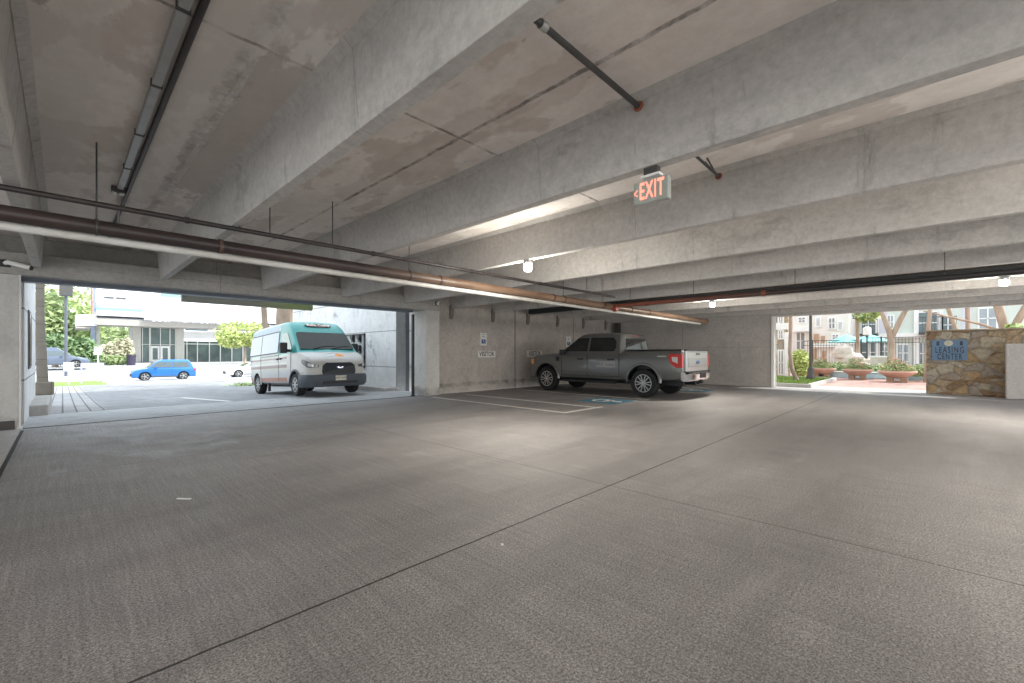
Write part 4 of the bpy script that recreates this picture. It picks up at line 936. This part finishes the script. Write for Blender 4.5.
for xx in (0, 3.75):
    for s_ in (-1, 1): cu.cyl((xx, s_*.66, .36), (xx, s_*1.2, .36), .43, 36)
vb = cut(vb, cu, M_black); vb.data.shade_smooth(); vb.data.set_sharp_from_angle(angle=math.radians(30))
def vy(z): return 1.0-max(0, z-1.30)*.115
M_vglass = plain('van_glass', (.20, .235, .26), .03, 1.0, None, var=.05)
for s_ in (1, -1):
    for pl in ([(-.88, 1.46), (-.88, 2.08), (-.75, 2.14), (.42, 2.15), (.42, 1.46)], [(.47, 1.46), (.47, 2.15), (2.22, 2.15), (2.22, 1.46)]):
        xs_ = [p[0] for p in pl]; cx_ = (min(xs_)+max(xs_))/2
        side_panel('window_frame', [(cx_+(a-cx_)*1.035, 1.8+(b-1.8)*1.10) for a, b in pl], M_black, van, vy, s_, .006, .02)
        side_panel('side_window', pl, M_vglass, van, vy, s_, .012, .02)
    side_panel('door_window', [(2.46, 1.46), (2.46, 2.08), (3.0, 2.08), (3.50, 1.56), (3.50, 1.44)], clear_glass('door_glass', (.7, .85, .8)) if False else plain('door_glass_tint', (.16, .22, .18), .04, .3, 1.0), van, vy, s_, .012, .02)
    m = MB()
    for x in (.44, 2.34, 3.45): m.box(x-.006, x+.006, s_*1.0, s_*1.006, .5, 1.42)
    m.box(.5, 2.3, s_*1.0, s_*1.008, 1.345, 1.36)
    m.build('door_seam', M_black, van)
    for x in (2.16, 2.46): MB().box(x, x+.14, s_*1.0, s_*1.04, 1.20, 1.25).build('door_handle', M_black, van, bevel=.01)
    mr = MB().box(3.30, 3.46, s_*1.08, s_*1.30, 1.38, 1.72).build('door_mirror', M_black, van, bevel=.03)
    MB().box(3.33, 3.43, s_*.96, s_*1.10, 1.42, 1.50).build('mirror_arm', M_black, mr)
    # headlamp
    con = [(4.28, .968, 1.13, 1.02), (4.42, .945, 1.125, .95), (4.58, .905, 1.06, .88), (4.68, .855, 1.02, .87), (4.745, .78, .98, .87), (4.755, .64, .96, .88)]
    hl = MB().loft([[(x+.004, s_*(y+.010), zt), (x+.004, s_*(y+.010), zb), (x-.04, s_*(y-.05), zb), (x-.04, s_*(y-.05), zt)] for x, y, zt, zb in con]).build('headlamp', plain('lamp_housing', (.06, .06, .06), .15, 0, .8), van, smooth=40)
    MB().loft([[(x+.012, s_*(y+.016), zt), (x+.012, s_*(y+.016), zb), (x-.02, s_*(y-.03), zb), (x-.02, s_*(y-.03), zt)] for x, y, zt, zb in ((4.60, .90, 1.02, .92), (4.68, .858, 1.0, .90), (4.745, .785, .965, .895))]).build('headlamp_lens', M_lens, hl, smooth=60)
    # arch lip
    for xx in (0, 3.75):
        m = MB(); n = 20; v = []; prof = [(.43, .97), (.43, 1.012), (.475, 1.012), (.49, .99)]
        for i in range(n+1):
            t = math.radians(0+180*i/n)
            for q, yy_ in prof: v.append((xx+q*math.cos(t), s_*yy_, .36+q*math.sin(t)))
        m.add(v, [(i*4+j, i*4+(j+1) % 4, (i+1)*4+(j+1) % 4, (i+1)*4+j) for i in range(n) for j in range(4)])
        m.build('wheel_arch_lip', M_bump if xx else plain('arch_white', (.50, .49, .48), .4), van, smooth=50)
def wx(z): return 3.40+(2.07-z)*(.58/.64)
MB().prism([(-.88, 1.47), (.88, 1.47), (.83, 2.0), (.78, 2.05), (-.78, 2.05), (-.83, 2.0)], lambda a, b, t: (wx(b)+.022-t*.03, a, b+.02), 1.0).build('windscreen', plain('windscreen_glass', (.028, .028, .022), .25, 0, .3), van)
m = MB(); m.tube([(3.99, -.5, 1.49), (3.885, -.1, 1.585), (3.88, .25, 1.59)], .012, 6); m.tube([(3.99, .1, 1.49), (3.89, .45, 1.58), (3.885, .75, 1.585)], .012, 6); m.build('wiper', M_black, van)
MB().loft([[(4.52, -.50, .56), (4.52, -.58, .70), (4.52, -.56, .95), (4.52, -.44, 1.06), (4.52, .44, 1.06), (4.52, .56, .95), (4.52, .58, .70), (4.52, .50, .56)], [(4.81, -.44, .60), (4.80, -.52, .72), (4.78, -.50, .93), (4.74, -.40, 1.02), (4.74, .40, 1.02), (4.78, .50, .93), (4.80, .52, .72), (4.81, .44, .60)]]).build('grille', plain('grille_black', (.015, .02, .028), .4), van, smooth=30)
bd = MB().lathe([(.0, 4.83), (.085, 4.825), (.10, 4.80), (.10, 4.76)], (0, 0, .86), 20, 'x', sx=1.15, sy=.52).build('oval_badge', paint('badge_navy', (.03, .06, .20), .3), van)
text_mesh('badge_script', 'Ford', .08, M_chrome, bd, frame((4.832, 0, .862), (0, 1, 0), (0, 0, 1)), .001, 0, sx=1.1)
# front bumper, wrapping the corners
sec = [(.0, .66), (.075, .65), (.11, .56), (.10, .36), (.02, .27), (-.05, .27)]
bp = MB(); path = [(4.17, -1.0), (4.30, -.985), (4.44, -.945), (4.58, -.885), (4.67, -.78), (4.72, -.60), (4.74, -.35), (4.745, 0), (4.74, .35), (4.72, .60), (4.67, .78), (4.58, .885), (4.44, .945), (4.30, .985), (4.17, 1.0)]
rings = []
for i, (a, b) in enumerate(path):
    q0, q1 = path[max(0, i-1)], path[min(len(path)-1, i+1)]; tx, ty = q1[0]-q0[0], q1[1]-q0[1]; l_ = math.hypot(tx, ty); nx, ny = ty/l_, -tx/l_
    f_ = .35 if i in (0, 14) else .7 if i in (1, 13) else 1
    rings.append([(a+nx*d*f_, b+ny*d*f_, z) for d, z in sec])
bp.loft(rings); fb = bp.build('front_bumper', M_bump, van, smooth=40)
MB().box(4.82, 4.865, -.55, .55, .36, .44).build('air_intake', M_black, fb, bevel=.01)
np_ = MB().box(4.865, 4.885, -.17, .17, .46, .61).build('number_plate', plain('plate_cream', (.62, .60, .50), .5), fb)
text_mesh('plate_lettering', 'KVT 4178', .08, M_signtx, np_, frame((4.886, 0, .535), (0, 1, 0), (0, 0, 1)), .001, .001)
MB().box(-1.08, -.95, -.9, .9, .36, .58).build('rear_bumper', M_bump, van, bevel=.03)
# roof-front logo
lg = MB(); P_ = []
for i in range(24): t = 2*math.pi*i/24; P_.append((.44*math.cos(t), .085*math.sin(t)))
nrm = Vector((.62, 0, .78))
def lgp(a, b, t): 
    return (2.93+b*.75+.0-0, a, 2.44-b*.70+.022+t*.004)
lg.prism([(a, b) for a, b in P_], lambda a, b, t: (3.16-b*1.14+.012*t, a, 2.318+b*.80+.018*t), 1.0)
lo_ = lg.build('roof_logo', plain('logo_brown', (.09, .06, .07), .5), van)
Ml = frame((3.178, 0, 2.345), (0, 1, 0), (-.82, 0, .575))
text_mesh('logo_lettering', 'Bella Cathy', .17, plain('logo_cream', (.75, .62, .50), .5), van, Ml, .004, .006, fit=.78)
MB().box(4.27, 4.31, -.14, .16, 1.30, 1.33).build('bonnet_sticker', plain('orange_sticker', (.80, .30, .04), .5), van)
m = MB(); m.prism([(-.02, 0), (.26, 0), (.24, .14), (.08, .17), (-.02, .12)], lambda a, b, t: (4.60-b*1.05+.03, a, 1.135+b*.9+.02*t), 1.0); m.build('bonnet_sticker', plain('orange_sticker', (.80, .30, .04), .5), van)
m = MB(); m.prism([(-.34, .06), (-.05, .10), (-.05, .16), (-.34, .13)], lambda a, b, t: (4.60-b*1.05+.03, a, 1.135+b*.9+.02*t), 1.0); m.build('bonnet_lettering', plain('sticker_pale', (.60, .68, .72), .5), van)
m = MB(); m.box(-.9, 4.3, -.5, .5, .26, .40); m.box(1.1, 1.2, -.98, -.9, .12, .40); m.build('chassis', M_black, van)
M_steelrim = plain('steel_rim', (.38, .38, .39), .4, .6)
for xx in (0, 3.75):
    for s_ in (1, -1): wheel(van, xx, s_*.875, .36, .235, s_, 'single', .225, M_steelrim, 8)

# ---------------------------------------------------------------- street cars
def car(name, loc, rz, lab, cat, pm, L=4.6, H=1.66, Wd=.92, kind='suv', scale=1):
    r = empty(name, loc, lab, cat, None, (0, 0, rz), scale)
    k = L/4.6; wb = 2.72*k; ro = .95*k
    if kind == 'suv': top = [(-.95, .75), (-.90, .98), (-.6, 1.02), (2.2, 1.0), (2.75, .98), (3.4, .84), (3.62, .66)]; cabp = [(-.80, 2.62, .86, .98), (-.55, 1.95, .70, 1.50), (-.35, 1.60, .60, H)]
    else: top = [(-.95, .75), (-.90, .95), (-.5, .98), (2.0, .94), (2.6, .90), (3.4, .74), (3.62, .58)]; cabp = [(-.55, 2.45, .84, .94), (.05, 1.65, .66, 1.34), (.35, 1.35, .56, 1.44)]
    rings = []
    for x, zt in top:
        w = Wd*(1 if -.7 < x < 3.0 else (.93 if x < 0 or x < 3.5 else .80)); zb = .24
        rings.append(ringpts(x*k, [(0, zb), (w*.85, zb), (w*.97, zb+.08), (w, zb+.25), (w*.98, zt-.14), (w*.93, zt-.03), (w*.8, zt), (0, zt+.02)]))
    b_ = MB().loft(rings).build('body', [pm, M_black], r)
    cu_ = MB()
    for xx in (0, wb):
        for s_ in (-1, 1): cu_.cyl((xx, s_*.6, .34), (xx, s_*1.1, .34), .38, 28)
    b_ = cut(b_, cu_, M_black); b_.data.shade_smooth(); b_.data.set_sharp_from_angle(angle=math.radians(32))
    cr = [rr_ring(a*k, b*k, w, z-.01 if i == 0 else z, .08) for i, (a, b, w, z) in enumerate(cabp)]
    MB().loft(cr).build('cabin', pm, r, smooth=35)
    z0, z1 = cabp[0][3], cabp[1][3]; w0, w1 = cabp[0][2], cabp[1][2]; a0, a1, c0, c1 = cabp[0][0]*k, cabp[1][0]*k, cabp[0][1]*k, cabp[1][1]*k
    yf = lambda z: w0-(z-z0)*(w0-w1)/(z1-z0)
    xa_ = lambda z: a0+(z-z0)*(a1-a0)/(z1-z0); xc_ = lambda z: c0+(z-z0)*(c1-c0)/(z1-z0)
    zl, zh = z0+.06, z1-.03; mid = (a0+c0)/2-.05
    G = plain('car_window', (.10, .13, .14), .06, .2, 1.0)
    for s_ in (1, -1):
        side_panel('side_window', [(mid+.04, zl), (mid+.04, zh), (xc_(zh)-.12, zh), (xc_(zl)-.20, zl)], G, r, yf, s_, .012)
        side_panel('side_window', [(mid-.04, zl), (mid-.04, zh), (xa_(zh)+.18, zh), (xa_(zl)+.30, zl)], G, r, yf, s_, .012)
        MB().box(3.2*k, 3.45*k, s_*.60, s_*.80, .62, .74).build('headlamp', M_lens, r, bevel=.02)
        MB().box(-.96*k, -.80*k, s_*.62, s_*.88, .72, .92).build('tail_lamp', M_redlamp, r, bevel=.02)
        MB().box(mid+.95, mid+1.07, s_*.90, s_*1.05, .98, 1.10).build('door_mirror', pm, r, bevel=.02)
        m = MB(); m.box(mid-.005, mid+.005, s_*Wd*.99, s_*(Wd+.004), .4, .95); m.build('door_seam', M_black, r)
        m = MB(); m.box(.45, wb-.45, s_*Wd*.97, s_*(Wd+.01), .24, .36); m.build('sill', M_bump, r)
    MB().prism([(-w0*.82, zl), (w0*.82, zl), (w1*.86, zh), (-w1*.86, zh)], lambda a, b, t: (xc_(b)+.012-t*.02, a, b), 1.0).build('windscreen', G, r)
    MB().box(3.55*k, 3.66*k, -.45, .45, .35, .58).build('grille', M_black, r, bevel=.01)
    for xx in (0, wb):
        for s_ in (1, -1): wheel(r, xx, s_*.79, .335, .22, s_, 'single', .23, M_alloy, 5)
    return r
bx = on_Y(142.3, 380.3, 45.0)[0]; bx2 = on_Y(182, 378.8, 45.0)[0]
car('blue_hatchback', (bx2, 45.2, gz(45)), math.pi, 'bright blue compact SUV driving along the street, seen from the side', 'car', paint('blue_paint', (.008, .13, .42), .2, .3), L=4.1)
wxx = on_Y(237, 376, 45.5)[0]
car('white_sedan', (wxx+2.7, 45.8, gz(45.8)), math.pi, 'white car on the street partly hidden behind the van', 'car', paint('white_paint_car', (.75, .75, .75), .0, .3), kind='sedan')
dx_, dy_ = on_G(88, 368.4, gz(57)); 
car('silver_suv', (on_Y(52, 366, 56.5)[0]-1.3, 56.5, .0), 0, 'silver-blue SUV parked far left beyond the lamp pole', 'car', paint('silver_blue', (.13, .16, .22), .4, .3), H=1.80, L=4.7)

# ================================================================== FAR LEFT BUILDING
YB = 70.0
fb_ = empty('office_building', (0, YB, 0), 'white modern building with glazed entrance and canopy across the street', 'building')
def bp_Y(name, px0, py0, px1, py1, mat, y0, y1, parent=fb_, ref=None):
    """box whose front face is at YB+y0 and spans the measured rectangle"""
    Yf = YB+y0; xa, za = on_Y(px0, py0, Yf); xb, zb = on_Y(px1, py1, Yf)
    return MB().box(min(xa, xb), max(xa, xb), y0, y1, min(za, zb), max(za, zb)).build(name, mat, parent)
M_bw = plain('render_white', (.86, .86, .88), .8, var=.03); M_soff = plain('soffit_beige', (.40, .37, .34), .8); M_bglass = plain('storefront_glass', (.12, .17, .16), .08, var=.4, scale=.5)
M_blueband = plain('glass_band_blue', (.20, .36, .46), .3); M_ggrey = plain('wall_pale_grey', (.55, .54, .50), .8)
bp_Y('upper_wall', 96, 240, 330, 326.5, M_bw, 0, 8)
bp_Y('slit_window', 104, 296.3, 114, 299, plain('slit_dark', (.10, .10, .11), .4), -.06, 0); bp_Y('slit_window', 116, 297, 126, 299.8, plain('slit_dark', (.10, .10, .11), .4), -.06, 0)
bp_Y('glass_band', 96, 307, 143, 312, M_blueband, -.5, 0); bp_Y('parapet_band', 96, 302, 150, 306, M_bw, -.4, 0)
w_ = bp_Y('upper_window', 161, 292, 180, 298, plain('window_teal', (.22, .36, .38), .2), -.08, 0)
bp_Y('side_overhang', 76, 314, 97, 326, M_bw, -3, 4)
bp_Y('overhang_soffit', 76, 326, 97, 328.6, M_soff, -2.9, 4)
cn = bp_Y('canopy', 95, 315, 300, 324.5, M_bw, -4.2, 0); bp_Y('canopy_soffit', 95, 324.5, 300, 327, M_soff, -4.1, 0)
bp_Y('sign_fascia', 144.5, 311.5, 262, 324.7, M_bw, -4.6, -4.2)
xa, za = on_Y(152, 319, YB-4.6); xb, _ = on_Y(226, 319, YB-4.6); 
text_mesh('fascia_lettering', 'BOLST PEINTCOR BO', 1.0, plain('letter_pale', (.52, .53, .58), .6), fb_, frame(((xa+xb)/2, -4.62, za), (1, 0, 0), (0, 0, 1)), .02, 0, fit=xb-xa)
bp_Y('column', 91, 326, 95, 357, plain('column_blue', (.22, .25, .34), .7), -3, -2.2); bp_Y('column', 96, 326, 100, 352, M_ggrey, -2.6, -2)
bp_Y('column', 91.0, 245, 92.5, 314, plain('rust_cladding', (.40, .12, .08), .7), -.3, 0); bp_Y('column', 93, 245, 96, 326, plain('column_blue', (.22, .25, .34), .7), -.3, 0)
bp_Y('pale_wall', 133, 327, 141, 362, M_ggrey, 0, 5)
bp_Y('pale_wall', 176, 327, 184, 362, M_ggrey, 0, 5)
gl = bp_Y('entrance_glazing', 141, 327, 176, 362.4, M_bglass, .3, .6)
for px in (142.5, 149.5, 150.5, 160.5, 170, 175.5): bp_Y('mullion', px-.35, 328, px+.35, 362, M_white, .15, .35, gl)
for py in (344.5, 328): bp_Y('transom_bar', 141, py-.4, 176, py+.4, M_white, .15, .35, gl)
for a in (151, 161): 
    d_ = bp_Y('door', a, 346, a+8.6, 361.5, M_white, .1, .3); bp_Y('door_glass', a+1.8, 348, a+6.8, 359.5, M_bglass, .06, .1, d_)
bp_Y('spandrel', 184, 331, 300, 341, M_bw, 0, .6); bp_Y('panel_blue', 186, 327.3, 208, 331, M_blueband, -.05, .5); bp_Y('panel_pale', 210, 327.3, 300, 331, M_ggrey, 0, .5)
gr_ = bp_Y('shop_glazing', 181, 341, 300, 362, M_bglass, .4, .6)
for i, px in enumerate((184, 187, 197.5, 209.5, 220.5, 232, 243, 254)): bp_Y('mullion', px-.4, 341, px+.4, 362, M_white, .2, .45, gr_)
bp_Y('transom_bar', 181, 344.2, 300, 345, M_white, .25, .45, gr_)
# hedges and trees around it
M_hedge = leafmat('hedge_pale', (.44, .44, .30), (.66, .62, .46))
for j, (px, hh) in enumerate(((101.5, 2.0), (110, 2.6), (118.5, 3.0), (127, 3.2))):
    random.seed(40+j); bush((on_Y(px, 360, 65)[0], 65.0, gz(65)), .62, .6, hh*.5, 'pale flowering bush under the building overhang, number ' .replace(', number ', ['', ', second', ', third', ', fourth'][j] and [' nearest the blue column', ' second from the column', ' third from the column', ' beside the entrance'][j]), M_hedge, 420, .20, 'pale bushes under the overhang')
bush((on_Y(112, 361, 63)[0], 63, gz(63)), 1.9, .6, .55, 'low green grass clump in front of the pale bushes', M_leafm, 700, .16, name='ornamental_grass')
random.seed(50)
for j, (px, Yt, h, s_) in enumerate(((38, 74, 9, 2.6), (62, 86, 10, 3.6), (80, 100, 12, 4.0), (120, 112, 9, 3.6), (55, 60.5, 3.2, 1.4), (82, 61, 2.8, 1.3))):
    x = on_Y(px, 350, Yt)[0]
    tree('street_tree', (x, Yt, gz(Yt)), ['full green tree at far left beyond the SUV', 'green tree behind the lamp pole', 'tall green tree left of the office building', 'tree seen through the gap under the office overhang', 'low round tree behind the silver SUV', 'low round tree left of the blue column'][j],
         [([(0, 0, 0), (0, 0, h*.5), (.2, 0, h*.8)], [.25, .2, .1])], [((0, 0, h*.62), s_, s_, h*.42), ((s_*.4, -.5, h*.4), s_*.8, s_*.7, h*.3)], [M_leafm, M_leafb, M_leafm, M_leafm, M_leafd, M_leafd][j], n=900, size=.42 if h > 4 else .25, group='trees across the street')
x = on_Y(245, 350, 60)[0]
random.seed(60)
tree('street_tree', (x, 60, gz(60)), 'yellow-green young tree in front of the office building beside the van', [([(0, 0, 0), (0, 0, 2.4), (.1, 0, 3.6)], [.16, .13, .08])], [((0, 0, 3.9), 3.2, 2.2, 1.5), ((-1.2, 0, 3.0), 1.8, 1.6, 1.0), ((1.5, 0, 3.0), 1.7, 1.6, 1.1)], M_leafy, n=750, size=.26, group='trees across the street')
random.seed(61)
for j, (x, y) in enumerate(((-13, 20), (-15, 29), (-14, 39))):
    tree('garden_tree', (x, y, -.3), ['garden tree left of the driveway, out of direct view, nearest the garage', 'garden tree left of the driveway, out of direct view, middle of three', 'garden tree left of the driveway, out of direct view, farthest of three'][j], [([(0, 0, 0), (0, 0, 2.4), (.1, 0, 3.4)], [.2, .16, .1])], [((0, 0, 3.4+j*.5), 3.2, 3.4, 1.7+j*.4)], M_leafd, n=900, size=.3, group='garden trees left of the driveway')
# big trunk behind the van
x = on_Y(284, 330, 24)[0]
tree('shade_tree', (x, 24, gz(24)), 'thick tree trunk with a side limb behind the van roof', [([(0, 0, 0), (0, 0, 2), (.05, 0, 4), (.1, 0, 7)], [.46, .42, .40, .36]), ([(-.1, 0, 1.6), (-.55, 0, 2.3), (-.9, 0, 3.1), (-1.0, 0, 5)], [.2, .17, .15, .12])], [((0, 0, 8.5), 3.5, 3.5, 1.6)], M_leafm, n=600, size=.2)
r = bush((on_Y(252, 378, 26)[0], 26, gz(26)), 1.2, 1.0, .06, 'low grass patch beyond the van', M_leafb, 200, .1, name='grass_patch')
# pole, yard signs, bin
px_ = on_Y(66, 360, 52)[0]
r = empty('street_lamp', (px_, 52, gz(52)), 'grey lamp pole with a box head at the far left', 'street lamp')
MB().cyl((0, 0, 0), (0, 0, 7.6), .11, 10, .09).build('pole', plain('pole_grey', (.10, .11, .14), .6), r, smooth=40)
zz = on_Y(66, 296, 52)[1]-gz(52)
MB().box(-.40, .40, -.3, .3, zz, zz+1.2).build('lamp_head', plain('lamp_head_grey', (.07, .07, .068), .6), r, bevel=.03)
def post_sign(px0, py0, px1, py1, Y, lab, mat, name='yard_sign'):
    xa, za = on_Y(px0, py0, Y); xb, zb = on_Y(px1, py1, Y); g0 = gz(Y)
    r = empty(name, ((xa+xb)/2, Y, g0), lab, 'sign'); w = (xb-xa)/2
    MB().box(-w, w, -.02, .02, zb-g0, za-g0).build('board', mat, r)
    m = MB()
    for s_ in ((-w*.8, w*.8) if w > .5 else (0,)): m.box(s_-.03, s_+.03, -.02, .02, 0, zb-g0)
    m.build('legs', M_white, r); return r
post_sign(94, 347, 102, 354.5, 42, 'small white yard sign raised on a post near the silver SUV', M_white)
post_sign(63.5, 362.3, 74, 371, 39, 'white low board at the street edge left of the lavender frame', M_white)
r = empty('sign_frame', (on_Y(92.5, 375, 40)[0], 40, gz(40)), 'lavender and white banner frame standing at the street edge', 'sign')
xa, za = on_Y(81, 363, 40); xb, zb = on_Y(103, 367, 40); w = (xb-xa)/2; g0 = gz(40)
MB().box(-w, w, -.02, .02, zb-g0, za-g0).build('banner', plain('banner_lavender', (.55, .48, .75), .7), r)
m = MB(); zl_ = on_Y(92, 374, 40)[1]-g0
for s_ in (-w, w): m.box(s_-.04, s_+.04, -.03, .03, -.1, za-g0)
m.box(-w, w, -.03, .03, zl_, zl_+.06); m.build('frame', plain('frame_lilac', (.45, .42, .60), .6), r)
m = MB(); xa, _ = on_Y(56, 375, 38); xb, _ = on_Y(108, 375, 38)
struct(MB().box(xa-8, xb, 38.2, 43.5, -1.0, gz(41)+.10).build('grass_verge', M_grass), 'sunlit grass verge at the left of the driveway')
xa, za = on_Y(128, 354.5, 62); xb, zb = on_Y(134.5, 361.5, 62)
r = empty('litter_bin', ((xa+xb)/2, 62, gz(62)), 'dark purple litter bin left of the glazed entrance', 'bin'); h_ = za-gz(62)
MB().lathe([(.34, 0), (.40, h_*.85), (.42, h_*.9)], n=14).build('drum', plain('bin_purple', (.045, .035, .07), .6), r, smooth=40); MB().lathe([(.43, h_*.9), (.36, h_), (.05, h_+.02)], n=14).build('lid', M_black, r, smooth=40)
